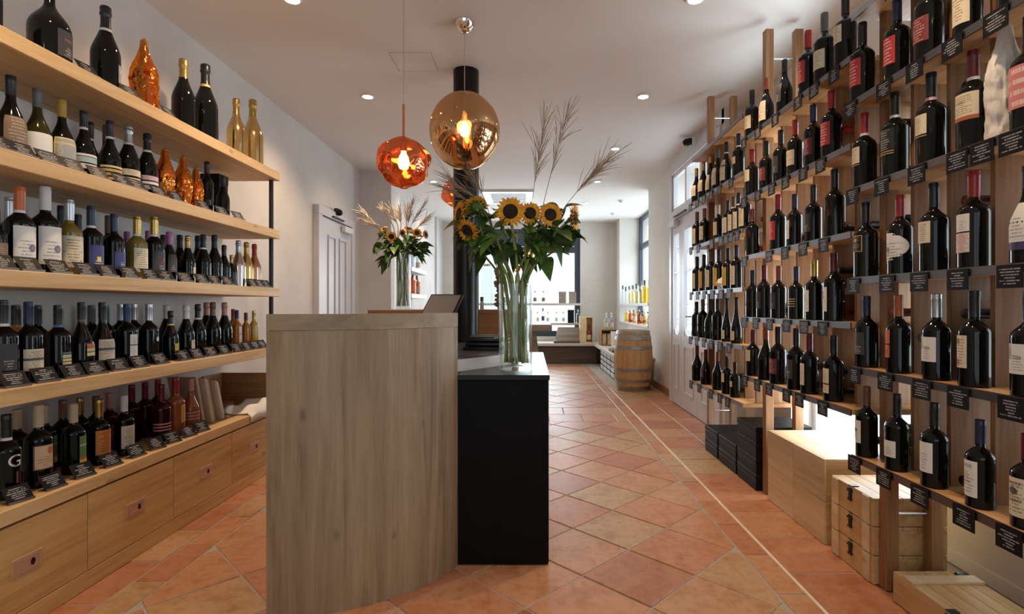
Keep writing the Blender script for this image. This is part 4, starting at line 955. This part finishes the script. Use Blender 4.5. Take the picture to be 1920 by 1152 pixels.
rrow('N', 3, [(1623,380,'bo','black','black','bgold'), (1688,366,'bo','black','red','dlab'), (1751,345,'bo','black','black','crsq'), (1826,321,'bo','black','red','wpink'), (1928,310,'bu','black','black','wpur')])
rrow('N', 4, [(1625,555,'bo','black','navy','print'), (1685,553,'bo','black','brick','or2'), (1756,550,'bo','black','silver','pen'), (1827,547,'bo','black','black','seal'), (1930,545,'bo','black','black','pen')])
rrow('N', 5, [(1625,725,'bo','black','brown','eye'), (1682,738,'bo','black','black','w2'), (1752,755,'bo','black','black','w3'), (1838,785,'bo','black','navy','razze'), (1926,815,'bo','black','darkred','nero')])
rrow('M', 0, [(1410,170,'bo','black','black','cream'), (1437,147,'bu','black','rust','crest'), (1471,112,'bu','black','black','print'), (1515,57,'bo','black','red','red'), (1546,22,'bo','black','grey','cream'), (1585,-8,'bo','black','black','crsq')])
rrow('M', 1, [(1410,280,'bo','black','red','crsq'), (1437,265,'bo','black','black','dred'), (1464,245,'bo','black','black','print'), (1491,226,'bo','black','red','cream'), (1525,196,'bo','black','navy','dred'), (1559,171,'bo','black','red','red')])
rrow('M', 2, [(1411,392,'bo','black','rust','none'), (1459,366,'bo','black','red','red'), (1490,364,'bo','black','navy','winred'), (1525,347,'bo','black','black','print'), (1565,318,'bo','black','black','none')])
rrow('M', 3, [(1411,507,'bo','black','navy','none'), (1433,497,'bo','black','darkred','print'), (1460,498,'bo','black','rust','print'), (1493,499,'bo','black','navy','strsl'), (1527,487,'bo','black','gold','wino'), (1563,474,'bo','black','darkred','winred')])
rrow('M', 4, [(1412,618,'bo','black','darkred','crsq'), (1436,613,'bu','black','rust','none'), (1459,613,'bo','black','black','dred'), (1493,615,'bo','black','black','print'), (1518,625,'bo','black','darkred','band3'), (1563,628,'bo','black','black','band2')])
rrow('F', 1, [(1306,316,'bu','black','gold','cream'), (1319,304,'bu','black','gold','cream'), (1332,292,'ho','black','gold','tallcream'), (1346,279,'bu','black','grey','crest'), (1362,267,'bu','black','black','ywhite','white'), (1385,250,'bo','black','navy','oldgold','white')])
rrow('F', 2, [(1307,398,'bo','black','brown','ywhite'), (1321,391,'bo','black','rust','tallcream'), (1347,385,'bo','black','beige','tallcream'), (1365,377,'bo','black','black','ywhite'), (1375,369,'bo','black','brown','ywhite','white'), (1385,362,'bo','black','black','ywhite','white'), (1397,352,'bo','black','grey','ywhite')])
rrow('F', 3, [(1307,482,'bo','black','navy','ywhite'), (1320,477,'bo','black','black','ylab'), (1333,470,'bo','black','brown','ywhite'), (1348,468,'bo','black','black','ylab'), (1365,466,'bo','black','black','ylab'), (1381,459,'bo','black','navy','ywhite')])
rrow('F', 4, [(1306,566,'bo','black','black','none'), (1318,561,'bo','black','brown','none'), (1332,561,'bu','black','black','none'), (1346,561,'bo','black','black','thin'), (1363,560,'ho','black','black','crlow'), (1381,558,'ho','black','black','crlow')])
rrow('F', 5, [(1307,648,'bu','black','darkred','none'), (1323,655,'bu','black','darkred','print'), (1346,660,'bu','black','rust','sticker'), (1363,668,'bo','black','black','crsq'), (1378,680,'bo','black','black','oldgold')])
for lv, (cp, lb) in enumerate((('red','cream'), ('black','cream'), ('navy','crline'), ('darkred','crsq'), ('gold','pen'), ('black','razze'))):
    if lv: rrow('N', lv, [(2068, None, 'bo', 'black', cp, lb)])
# paper wrapped bottle between the cream labelled and the pink labelled one
Yw = 1.549; SAVE = yx
wrapped(1885, 38, SEC['N'][2][2], 'bottle wrapped in pale crumpled paper next to the pink labelled bottle', GX+.02, 'paper_wrap', None, 'paper wrapped bottle', .86)
yy = yx(1882, RF)
t = ob('price_card', None, None, (RF-.0045, Yw, 1.61-.066), rad(180)); tag(t, 'black price card hanging below the paper wrapped bottle', 'price card', 'price cards, third rail, crate-side rack bay'); ob('card', CARD_R, t); ob('clip', CLIP, t, (-.0045,0,.044))

# bottles lying in the bays behind the standing ones, necks to the aisle
def lying(sec, lvl, items):
    z = SEC[sec][2][lvl]; nm = {'F': 'door-side', 'M': 'middle', 'N': 'crate-side'}[sec]; rown = ['top','second','third','fourth','fifth','lowest'][lvl]
    for px, lay, cap in items:
        y = yx(px, 1.44); k = min(DIV, key=lambda d: abs(d+.095-y)); y = k+.0955 if abs(k+.0955-y) < .09 else y
        bottle(1.700 if sec == 'N' else 1.718, y + (.0 if lay == 0 else (.012 if lay == 1 else -.010)), z+.0455+.0885*lay, .312, 'bo', 'black', cap, 'none', 0, f'the {rown} row of the {nm} rack bay', f'lying bottles, {rown} row, {nm} rack bay', lying=True)
lying('N', 1, [(1741,0,'white'), (1780,1,'white'), (1762,2,'white'), (1650,0,'black')])
lying('N', 2, [(1660,0,'darkred'), (1715,0,'black'), (1720,2,'black'), (1795,0,'black'), (1795,2,'black')])
lying('N', 3, [(1655,0,'black'), (1655,2,'black'), (1712,0,'black'), (1790,0,'black'), (1870,0,'red'), (1870,2,'darkred'), (1600,0,'black')])
lying('N', 4, [(1655,0,'blue'), (1718,2,'rust'), (1718,1,'brick'), (1790,1,'silver'), (1872,2,'black'), (1872,1,'gold'), (1872,0,'black')])
lying('N', 5, [(1650,0,'black'), (1720,1,'black'), (1720,0,'black'), (1785,0,'teal'), (1872,0,'black')])
lying('M', 1, [(1485,0,'red'), (1507,1,'red'), (1565,0,'red'), (1592,1,'red'), (1592,2,'red')])
lying('M', 2, [(1427,0,'red'), (1437,2,'red'), (1474,0,'red'), (1508,0,'red'), (1590,0,'black')])
lying('M', 3, [(1600,0,'darkred'), (1600,1,'pink'), (1480,0,'darkred'), (1545,0,'black')])
lying('M', 4, [(1600,0,'black'), (1600,1,'navy'), (1475,0,'silver'), (1540,1,'darkred'), (1545,0,'black')])
lying('F', 2, [(1392,0,'black')]); lying('F', 5, [(1392,0,'black'), (1392,1,'black')])
# crumpled paper on the fourth door-side row
c = (1.345, 3.76, 1.277); vs = []; fs = []
for i in range(13):
    for k in range(22):
        th, ph = PI*i/12, 2*PI*k/22; d = Vector((math.sin(th)*math.cos(ph), math.sin(th)*math.sin(ph), math.cos(th)))
        f = 1 + .55*noise.noise(d*2.1 + Vector((4,1,2))) + .25*noise.noise(d*5)
        vs.append((c[0]+d.x*.026*f, c[1]+d.y*.040*f, max(1.2455, c[2]+d.z*.045*f)))
for i in range(12):
    for k in range(22): fs.append((i*22+k, (i+1)*22+k, (i+1)*22+(k+1)%22, i*22+(k+1)%22))
single('crumpled_tissue', MB().add(vs, fs), 'cloth', 'crumpled white tissue paper lying between bottles on the door-side rack bay', 'paper', (c[0], c[1], 1.245))

# ------------------------------------------------------------------ vases of sunflowers and dried grass
def vase(c, r, h, label, water):
    t = thing('glass_vase', c, label, 'vase')
    part('glass', MB().lathe([(0,0),(r*.97,0),(r,.006),(r,h),(r-.004,h),(r-.004,.022),(0,.022)], 36, c), 'glass_vase', t)
    part('water', MB().lathe([(0,.0225),(r-.0045,.0225),(r-.0045,water),(0,water)], 30, c), 'water', t)
def petal_ring(mb, R0, L, n, tilt, rot, wid, z0):
    for k in range(n):
        a = 2*PI*k/n + rot + RND.uniform(-.06,.06); ll = L*RND.uniform(.82, 1.1); tl = tilt + RND.uniform(-.15,.15)
        ca, sa = math.cos(a), math.sin(a); rows = []
        for t, w in ((0,.45), (.35,1.), (.7,.8), (1.,.03)):
            rr = R0 + ll*t*math.cos(tl); zz = z0 + ll*t*math.sin(tl) - .25*ll*t*t
            for sgn, dz in ((-1,.0), (0,-.0018), (1,.0)):
                ww = wid*w*sgn; rows.append((rr*ca - ww*sa, rr*sa + ww*ca, zz+dz))
        fs = []
        for i in range(3):
            for j in range(2): fs.append((i*3+j, i*3+j+1, (i+1)*3+j+1, (i+1)*3+j))
        mb.add(rows, fs)
def placed(mb, M4):
    o = MB(); o.v = [tuple(M4 @ Vector(v)) for v in mb.v]; o.f = mb.f; return o
def petalmat():
    m, nt, p = new('petal'); L = nt.links.new
    tc = N(nt, 'ShaderNodeTexCoord'); a = N(nt, 'ShaderNodeTexNoise'); L(tc.outputs['Object'], a.inputs['Vector']); a.inputs['Scale'].default_value = 60
    r = ramp(nt, [(.3, (.84,.29,.010)), (.6, (.94,.45,.015)), (.8, (.95,.60,.05))]); L(a.outputs[0], r.inputs[0]); L(r.outputs[0], p.inputs['Base Color']); p.inputs['Roughness'].default_value = .6
    p.inputs['Subsurface Weight'].default_value = .0; return m
MAKE['petal'] = petalmat
def leafmat(n, c1, c2):
    def f():
        m, nt, p = new(n); L = nt.links.new
        tc = N(nt, 'ShaderNodeTexCoord'); a = N(nt, 'ShaderNodeTexNoise'); L(tc.outputs['Object'], a.inputs['Vector']); a.inputs['Scale'].default_value = 25; a.inputs['Detail'].default_value = 4
        r = ramp(nt, [(.35, c1), (.68, c2)]); L(a.outputs[0], r.inputs[0]); L(r.outputs[0], p.inputs['Base Color']); p.inputs['Roughness'].default_value = .45
        return m
    MAKE[n] = f
leafmat('leaf', (.028,.065,.012), (.075,.15,.03)); leafmat('leaf_light', (.07,.16,.03), (.16,.30,.05))
def leaf_mb(base, d, L, Wd, droop=.5, roll=0.):
    d = Vector(d).normalized(); up = Vector((0,0,1)); s = d.cross(up)
    s = s.normalized() if s.length > .05 else Vector((1,0,0)); n = s.cross(d).normalized()
    s, n = s*math.cos(roll)+n*math.sin(roll), n*math.cos(roll)-s*math.sin(roll)
    vs = []; rows = 8
    for i in range(rows+1):
        t = i/rows; w = Wd*(math.sin(PI*min(1, t**.62*.985+.012)))**.9*(1-.15*t); c = Vector(base)+d*L*t - Vector((0,0,1))*droop*L*t*t
        for q in (-1, -.5, 0, .5, 1): vs.append(tuple(c + s*w*q + n*(abs(q)*w*.32 + .05*w*math.sin(9*t+q*3))))
    fs = [(i*5+j, i*5+j+1, (i+1)*5+j+1, (i+1)*5+j) for i in range(rows) for j in range(4)]
    return MB().add(vs, fs)
def bez(a, b, c, d, n=10):
    return [a*(1-t)**3 + b*3*t*(1-t)**2 + c*3*t*t*(1-t) + d*t**3 for t in [k/n for k in range(n+1)]]
def sunflower(head, face, dia, vc, vr, vh, label, group, leaves, sc=1.0, stem_r=.0066, lm='leaf'):
    head = Vector(head); face = Vector(face).normalized()
    a = RND.uniform(0, 2*PI); dx = head - Vector(vc); ang = math.atan2(dx.y, dx.x)
    rr_ = RND.uniform(.35, .86)*vr; aa = RND.uniform(0, 2*PI); base = Vector(vc) + Vector((math.cos(aa)*rr_, math.sin(aa)*rr_, .024+stem_r))
    ar = ang+RND.uniform(-1.2,1.2); rq = RND.uniform(.45,.86)*vr; rim = Vector(vc) + Vector((math.cos(ar)*rq, math.sin(ar)*rq, vh))
    t = thing('sunflower', tuple(base), label, 'sunflower', group)
    back = head - face*.022*sc
    path = bez(base, base + (rim-base)*.35, base + (rim-base)*.7, rim, 5) + bez(rim, rim + (rim-base).normalized()*.10*sc, back - face*.03*sc - Vector((0,0,.05*sc)), back, 8)[1:]
    part('stem', MB().tube(path, [stem_r*.9+stem_r*.3*(k % 2) for k in range(len(path))], 7), 'stem_green' if RND.random() < .5 else 'stem_pale', t)
    q = face.to_track_quat('Z', 'Y').to_matrix().to_4x4(); M4 = Matrix.Translation(head) @ q
    R = dia/2; rd = R*.46
    part('flower_disc', placed(MB().lathe([(rd*1.05,-.004*sc),(rd*1.08,.004*sc),(rd*.9,.010*sc),(rd*.5,.011*sc),(0,.009*sc)], 22), M4), 'disc_brown', t)
    pm = MB(); petal_ring(pm, rd*.92, R*.60, 21, .22, 0, R*.105, .002); petal_ring(pm, rd*.88, R*.56, 20, .42, .15, R*.10, .004)
    part('petals', placed(pm, M4), 'petal', t, angle=180)
    sp = MB().lathe([(0,-.024*sc),(.008*sc,-.022*sc),(rd*.7,-.014*sc),(rd*1.1,-.004*sc),(0,-.003*sc)], 14); petal_ring(sp, rd*.8, R*.42, 13, -.1, .1, R*.10, -.006*sc)
    part('sepals', placed(sp, M4), 'sepal', t, angle=180)
    for (f, dirv, L, Wd, dr) in leaves:
        k = max(5, min(len(path)-1, int(5 + f*(len(path)-6)))); part('leaf', leaf_mb(path[k], dirv, L, Wd, dr, RND.uniform(-.5,.5)), lm if RND.random() < .75 else 'leaf_light', t, angle=180)
    return t
def rleaves(n, side, L, Wd, f0=.62, f1=1.0):
    out = []
    for k in range(n):
        out.append((RND.uniform(f0, f1), (side*RND.uniform(.2,1)+RND.uniform(-.5,.5), RND.uniform(-1,.5), RND.uniform(-.45,.3)), L*RND.uniform(.7,1.05), Wd*RND.uniform(.85,1.15), RND.uniform(.1,.5)))
    return out
VC = (-.069, 2.54, .8295); VR, VH = .079, .405
vase(VC, VR, VH, 'tall clear cylinder vase of sunflowers on the black counter', .345)
NEAR = [((957,397,2.47), (.02,-1,.03), .128, 'largest sunflower facing the room in the vase on the black counter', 0),
        ((994,400,2.49), (.05,-1,-.02), .100, 'sunflower between the largest one and the right hand one, black counter vase', 0),
        ((1032,403,2.48), (.12,-1,.02), .104, 'medium sunflower facing the room next to the sideways bloom, black counter vase', .6),
        ((1077,409,2.52), (.93,-.30,.0), .122, 'sunflower turned sideways towards the wine rack, black counter vase', 1),
        ((862,402,2.50), (-.86,-.45,.12), .118, 'sunflower turned sideways towards the black column, black counter vase', -1),
        ((877,432,2.44), (-.45,-.72,-.45), .105, 'drooping sunflower below the sideways one at the black column', -1),
        ((893,388,2.60), (-.2,.72,.62), .110, 'sunflower seen from behind near the black column', -.6)]
for (px, py, Y), fc, dia, lb, sd in NEAR:
    sunflower(W(px, py, Y), fc, dia*1.14, VC, VR, VH, lb, 'sunflowers in the black counter vase', rleaves(4, sd if sd else RND.choice((-.5,.5)), .13, .040))
# foliage branches filling the bouquet
def branch(tip, vc, vr, vh, n, L, Wd, label, group, name='leafy_stem', lm='leaf', r=.0058):
    tip = Vector(tip); dx = tip-Vector(vc); ang = math.atan2(dx.y, dx.x)
    rr_ = RND.uniform(.4, .88)*vr; aa = RND.uniform(0, 2*PI); base = Vector(vc) + Vector((math.cos(aa)*rr_, math.sin(aa)*rr_*.8, .024+r)); ar = ang+RND.uniform(-1.3,1.3); rq = RND.uniform(.45,.88)*vr; rim = Vector(vc) + Vector((math.cos(ar)*rq, math.sin(ar)*rq, vh))
    t = thing(name, tuple(base), label, 'foliage', group)
    path = bez(base, base+(rim-base)*.35, base+(rim-base)*.7, rim, 4) + bez(rim, rim+(rim-base).normalized()*.08, tip-Vector((0,0,.05)), tip, 8)[1:]
    part('stem', MB().tube(path, r, 6), 'stem_green', t)
    for k in range(n):
        f = k/(max(1, n-1)); i = min(len(path)-1, 8+int(f*(len(path)-8)))
        dv = Vector((math.copysign(1, dx.x)*RND.uniform(-.3,1), RND.uniform(-.9,.5), RND.uniform(-.7,.35)))
        part('leaf', leaf_mb(path[i], dv, L*RND.uniform(.7,1.05), Wd*RND.uniform(.85,1.15), RND.uniform(.1,.5), RND.uniform(-.6,.6)), lm if RND.random() < .7 else 'leaf_light', t, angle=180)
for px, py, Y, n in ((900,425,2.46,7), (915,400,2.6,6), (930,440,2.45,7), (885,445,2.55,6), (960,435,2.5,6), (985,440,2.46,6), (1010,430,2.5,6), (1045,425,2.48,7), (1070,440,2.55,6), (1060,390,2.6,5), (935,395,2.62,5), (1020,385,2.6,5)):
    branch(W(px, py, Y), VC, VR, VH, n-1, .115, .040, 'leafy green sunflower stem in the vase on the black counter', 'leafy stems in the black counter vase')
def plume(pts, vc, vr, vh, n, L, label, group, mat='grass_dry', r=.0016, spread=1.0):
    pts = [Vector(p) for p in pts]; dx = pts[0]-Vector(vc); ang = math.atan2(dx.y, dx.x)
    base = Vector(vc) + Vector((-math.cos(ang)*vr*.4, -math.sin(ang)*vr*.4, .026)); rim = Vector(vc) + Vector((math.cos(ang)*vr*.6, math.sin(ang)*vr*.6, vh))
    t = thing('dried_grass', tuple(base), label, 'dried grass', group)
    path = [base, (base+rim)/2, rim] + bez(rim, rim+(rim-base)*.35, pts[0]+(pts[0]-pts[1])*.4, pts[0], 6)[1:] + bez(pts[0], pts[0]+(pts[1]-pts[0])*.35, pts[0]+(pts[1]-pts[0])*.7, pts[1], 5)[1:]
    part('stem', MB().tube(path, r, 5), 'grass_dry', t)
    mb = MB(); ax = (pts[1]-pts[0]); al = ax.length; ax = ax.normalized()
    for k in range(n):
        f = RND.random()**1.1*.8; p0 = pts[0] + ax*al*f
        side = Vector((RND.uniform(-1,1), RND.uniform(-1,1), RND.uniform(-.6,.6))); side -= ax*side.dot(ax); side = side.normalized() if side.length > .01 else side
        d = (ax*RND.uniform(.8,1.3) + side*RND.uniform(.1,.75)*spread).normalized(); ll = L*RND.uniform(.5,1.1)
        sag = Vector((0,0,-1))*RND.uniform(.0,.18)*ll
        mb.tube([p0, p0+d*ll*.35, p0+d*ll*.7+sag*.4, p0+d*ll+sag], [r*.6, r*.75, r*.7, r*.25], 4, False)
    part('plume', mb, mat, t)
GR = 'dried grasses in the black counter vase'
for a, b, n, L, lb in (((1002,345,2.56),(1026,200,2.56),46,.17,'tall upright dried grass plume above the sunflowers'), ((1032,330,2.5),(1068,195,2.5),38,.16,'tall leaning dried grass plume next to the upright plume'),
                    ((1080,362,2.5),(1152,285,2.5),60,.16,'brown dried grass plume arching towards the wine rack'), ((893,372,2.52),(835,330,2.42),40,.14,'dried grass plume drooping across the black column'),
                    ((905,365,2.58),(880,320,2.5),36,.14,'dried grass plume in front of the black column'), ((880,380,2.6),(838,352,2.6),26,.13,'thin dried grass reaching past the black column')):
    plume((W(*a), W(*b)), VC, VR, VH, n, L, lb, GR)
VC2 = (-1.075, 4.5, 1.1005); VR2, VH2 = .064, .44
vase(VC2, VR2, VH2, 'tall clear vase of sunflowers on the back counter', .34)
for (px, py, Y), fc, dia, lb in [((734,444,4.42), (.05,-1,.0), .095, 'sunflower facing the room in the back counter vase'), ((782,437,4.42), (.1,-1,.1), .085, 'sunflower beside the tall grass in the back counter vase'),
        ((766,430,4.5), (.4,-.5,.75), .080, 'sunflower tilted upwards in the back counter vase'), ((712,441,4.5), (-.9,-.4,0), .085, 'sunflower turned towards the left wall, back counter vase'),
        ((798,440,4.5), (.9,-.3,.1), .085, 'sunflower turned towards the black column, back counter vase'), ((755,437,4.42), (-.3,-.8,-.2), .070, 'half hidden sunflower in the middle of the back counter vase'), ((721,430,4.55), (-.2,-.6,.6), .075, 'small sunflower below the pale plumes, back counter vase')]:
    sunflower(W(px, py, Y), fc, dia, VC2, VR2, VH2, lb, 'sunflowers in the back counter vase', rleaves(4, RND.choice((-1,1)), .11, .036), .8, .004, 'leaf_light')
for px, py in ((715,455),(730,470),(750,460),(770,455),(790,460),(760,445),(740,455),(780,475),(725,485),(795,470)):
    branch(W(px, py, 4.5+RND.uniform(-.07,.08)), VC2, VR2, VH2, 6, .12, .038, 'leafy green sunflower stem in the back counter vase', 'leafy stems in the back counter vase')
for a, b, pale in (((705,425,4.5),(680,395,4.5),1), ((715,425,4.5),(684,415,4.5),1), ((735,420,4.5),(718,390,4.5),1), ((745,420,4.5),(733,392,4.5),1), ((752,420,4.5),(748,396,4.5),1), ((765,420,4.5),(775,372,4.5),0), ((772,420,4.5),(800,378,4.5),0), ((785,425,4.5),(806,405,4.5),1), ((762,420,4.5),(765,388,4.5),1)):
    plume((W(*a), W(*b)), VC2, VR2, VH2, 34, .12, 'pale fluffy dried grass plume in the back counter vase' if pale else 'thin brown dried grass in the back counter vase', 'dried grasses in the back counter vase', 'grass_pale' if pale else 'grass_dry', .0036 if pale else .002, .8)

# ------------------------------------------------------------------ the far room
t = thing('oak_barrel', (1.40, 7.25, 0), 'small oak wine barrel with steel hoops by the niche', 'barrel')
BH = .80
def br(z): q = (z/BH-.5)*2; return .262 - .046*q*q
ns = 18
for k in range(ns):
    a0, a1 = 2*PI*k/ns+.004, 2*PI*(k+1)/ns-.004; mb = MB(); n = 10
    for i in range(n+1):
        z = BH*i/n; r = br(z)
        for a, rr in ((a0, r), (a1, r), (a1, r-.02), (a0, r-.02)): mb.v.append((1.40+rr*math.cos(a), 7.25+rr*math.sin(a), z))
    for i in range(n):
        for j in range(4): mb.f.append((i*4+j, i*4+(j+1)%4, (i+1)*4+(j+1)%4, (i+1)*4+j))
    mb.f += [(3,2,1,0), (n*4,n*4+1,n*4+2,n*4+3)]
    part('stave', mb, 'barrel_oak', t)
part('head', MB().lathe([(0,BH-.03),(br(BH)-.021,BH-.03),(br(BH)-.021,BH-.012),(0,BH-.012)], 32, (1.40,7.25,0)), 'barrel_oak', t)
for z, w in ((.015,.045), (.115,.04), (.26,.04), (.555,.04), (.68,.04), (.755,.045)):
    part('hoop', MB().lathe([(br(z)+.0005,z),(br(z)+.004,z),(br(z+w)+.004,z+w),(br(z+w)+.0005,z+w)], 40, (1.40,7.25,0)), 'hoop', t)
part('bung', MB().tube([(1.40+.26,7.25,.40),(1.40+.30,7.25,.40)], .02, 12), 'barrel_oak', t)

bn = thing('corner_bench', (.6, 10.6, 0), 'pale L shaped window bench with dark base in the far room', 'bench')
part('seat', MB().prism([(-1.7,10.35),(1.24,10.35),(1.24,7.6),(1.755,7.6),(1.755,10.99),(-1.7,10.99)], .35, .40), 'bench_wood', bn, bevel=.003)
part('front_panel', B(-1.7,1.30,10.42,10.44,.001,.3495), 'walnut', bn); part('end_panel', B(1.30,1.74,7.62,7.64,.001,.3495), 'walnut', bn)
for i, y in enumerate([7.70+.40*k for k in range(5)]):
    for k in range(4):
        tt = thing('drawer_box', (1.45, y+.18, .012+.083*k), 'white front storage box with black rim under the window bench', 'box', 'storage boxes under the bench')
        part('body', B(1.29,1.70,y,y+.37,.012+.083*k,.088+.083*k), 'black_satin', tt); part('front', B(1.275,1.289,y+.02,y+.35,.020+.083*k,.080+.083*k), 'white_gloss', tt, bevel=.003)

def simple_bottle(c, H, sh, gl, cap, label, grp, lab=None):
    t = ob('spirit_bottle', None, None, c); tag(t, label, 'bottle', grp)
    ob('glass', glass_mesh(sh, q3(H), gl), t); ob('stopper', cap_mesh(sh, q3(H), cap), t)
    if lab: ob('label', lab_mesh(sh, q3(H), ('r', .15, .45, -160, 160, lab), 0), t)
nb = struct('niche_sill', B(1.745, 2.12, 7.935, 10.485, .801, .83), 'white_paint')
nb['kind'] = 'structure'
ns_ = single('niche_shelf', B(1.75, 2.09, 7.935, 10.485, 1.13, 1.175), 'white_paint', 'white shelf across the window niche holding clear bottles', 'shelf', (1.92, 9.2, 1.13), bevel=.003)
for k in range(15):
    y = 8.05+.165*k; g = ('spirit_clear', 'spirit_yellow', 'spirit_clear', 'spirit_yellow')[k % 4] if k > 3 else ('spirit_yellow', 'spirit_yellow', 'spirit_yellow', 'spirit_clear')[k]
    simple_bottle((1.80+.12*(k % 2), y, 1.1755), .30+.06*RND.random(), 'sl' if k % 3 else 'bo', g, 'cap_silver' if k % 2 else 'cap_grey', ('clear' if 'clear' in g else 'yellow') + ' spirit bottle on the window niche shelf', 'bottles on the niche shelf')
for k in range(12):
    y = 8.1+.20*k; g = ('spirit_amber', 'spirit_amber', 'spirit_yellow', 'spirit_clear')[k % 4]
    simple_bottle((1.82+.1*(k % 2), y, .8305), .20+.04*RND.random(), 'sp', g, 'cap_black' if k % 2 else 'cap_gold', {'spirit_amber': 'squat amber', 'spirit_yellow': 'squat yellow', 'spirit_clear': 'squat clear'}[g] + ' spirit bottle on the niche sill', 'bottles on the niche sill', 'lab_cream' if k % 3 == 0 else None)
for z, nm in ((1.14, 'upper'), (.74, 'lower')):
    single('window_shelf', B(-1.2, 1.06, 10.80, 10.985, z, z+.045), 'bench_wood', nm + ' pale shelf board across the end window', 'shelf', (0, 10.9, z), 'end window shelves', bevel=.003)
for k, px in enumerate((1003, 1019, 1012)[:2]):
    p = W(px, 565, 10.9); simple_bottle((p.x, 10.9, 1.1855), .25, 'sp', 'spirit_clear', 'cap_grey', 'clear bottle with tan label on the upper window shelf', 'bottles on the upper window shelf', 'lab_brown')
for k, px in enumerate((1008, 1018, 1027, 1043, 1056)):
    p = W(px, 600, 10.9); simple_bottle((p.x, 10.9, .7855), (.30 if k == 1 else .22), 'sl' if k == 1 else 'sp', 'spirit_clear', 'cap_grey' if k != 1 else 'cap_navy', 'small clear bottle with pale label on the lower window shelf' if k != 1 else 'slim clear bottle with navy top on the lower window shelf', 'bottles on the lower window shelf', 'lab_cream' if k != 1 else 'lab_blue')
p = W(1084, 600, 10.9); simple_bottle((p.x, 10.88, .7855), .27, 'sp', 'spirit_clear', 'cap_silver', 'pale blue round bottle beside the black box on the window shelf', 'bottles on the lower window shelf')
for px, lb in ((1054, 'grey presentation box on the upper window shelf, next to the bottles'), (1073, 'grey presentation box on the upper window shelf, near the window frame')):
    p = W(px, 560, 10.9); t = thing('presentation_box', (p.x, 10.89, 1.1855), lb, 'box', 'presentation boxes')
    part('box', B(p.x-.075,p.x+.075,10.83,10.96,1.1855,1.36), 'grey_wood', t, bevel=.003); part('lid', B(p.x-.077,p.x+.077,10.828,10.962,1.3605,1.42), 'grey_wood', t, bevel=.003)
p = W(1070, 600, 10.9); t = thing('presentation_box', (p.x, 10.89, .7855), 'black presentation box on the lower window shelf', 'box')
part('box', B(p.x-.065,p.x+.065,10.83,10.95,.7855,1.0), 'black_box', t, bevel=.003); part('lid', B(p.x-.067,p.x+.067,10.828,10.952,1.0005,1.05), 'black_box', t, bevel=.003)
# on the bench
t = thing('open_case', (.72, 10.55, .40), 'open brown leather case on the window bench', 'case')
part('tray', B(.47,.97,10.40,10.68,.4005,.45), 'leather', t, bevel=.004)
part('lid', MB().add([(.50,10.68,.451),(.97,10.68,.451),(1.02,10.80,.70),(.56,10.80,.70),(.50,10.70,.451),(.97,10.70,.451),(1.02,10.82,.70),(.56,10.82,.70)], [(0,1,2,3),(7,6,5,4),(0,4,5,1),(1,5,6,2),(2,6,7,3),(3,7,4,0)]), 'grey_wood', t)
t = thing('magazine', (.25, 10.6, .40), 'flat open magazine on the window bench', 'magazine')
part('pages', MB().box(.02,.24,10.42,10.70,.4005,.412).box(.245,.46,10.42,10.70,.4005,.412), 'paper', t)
t = thing('bottle_case', (1.17, 10.6, .40), 'tall open pine case with a red bottle on the bench corner', 'case')
part('case', MB().box(.98,1.24,10.50,10.70,.4005,.42).box(.98,1.24,10.50,10.70,.90,.92).box(.98,1.11,10.50,10.70,.42,.90).box(1.225,1.24,10.50,10.70,.42,.90).box(1.11,1.225,10.68,10.70,.42,.90), 'crate_pale_y', t)
simple_bottle((1.168, 10.585, .4205), .34, 'bo', 'glass_rose', 'cap_brown', 'red bottle standing inside the tall pine case', 'bottle in the pine case', 'lab_cream')
t = thing('wooden_crate', (1.45, 9.9, .40), 'open wooden crate of boxes on the side bench', 'crate')
part('frame', MB().box(1.30,1.62,9.75,10.10,.4005,.42).box(1.30,1.62,9.75,10.10,.68,.70).box(1.30,1.315,9.75,10.10,.42,.68).box(1.605,1.62,9.75,10.10,.42,.68).box(1.315,1.605,10.08,10.10,.42,.68), 'oak_brown', t)
for k in range(3): part('inner_box', B(1.33+.09*k,1.40+.09*k,9.80,10.0,.4205,.62), 'crate_pale_y', t)
for k, px in enumerate((1137, 1146)):
    p = W(px, 600, 9.92); simple_bottle((p.x, 9.92, .7005), .30, 'bo', 'spirit_clear', 'cap_silver', 'clear bottle with pale label on top of the wooden crate', 'bottles on the crate', 'lab_cream')
t = thing('notice_board', (1.50, 8.4, .40), 'white card leaning on the side bench behind the barrel', 'card'); part('card', MB().add([(1.36,8.9,.4005),(1.52,8.9,.4005),(1.52,8.98,.70),(1.36,8.98,.70),(1.36,8.92,.4005),(1.52,8.92,.4005),(1.52,9.0,.70),(1.36,9.0,.70)], [(0,1,2,3),(7,6,5,4),(0,4,5,1),(1,5,6,2),(2,6,7,3),(3,7,4,0)]), 'paper', t); part('tray', B(1.28,1.50,8.3,8.7,.4005,.44), 'leather', t)
# bottle shelves on the far left wall
for z, nm in ((1.97, 'top'), (1.61, 'middle'), (1.24, 'bottom')):
    single('bottle_shelf', B(-1.839, -1.62, 7.3, 8.35, z, z+.06), 'white_paint', nm + ' white bottle shelf on the far left wall', 'shelf', (-1.73, 7.8, z), 'far left wall shelves', bevel=.003)
for z, col, nm in ((1.6705, 'spirit_clear', 'middle'), (1.3005, 'spirit_amber', 'bottom')):
    for k in range(6): simple_bottle((-1.70-.05*(k % 2), 7.40+.165*k, z), .26+.04*RND.random(), 'sl' if k % 2 else 'sp', col if k % 2 == 0 else 'spirit_clear', ('cap_red','cap_silver','cap_black')[k % 3], ('amber' if col == 'spirit_amber' and k % 2 == 0 else 'clear') + f' bottle on the {nm} white wall shelf behind the sunflowers', f'bottles on the {nm} far left shelf', 'lab_cream' if k % 3 == 1 else None)
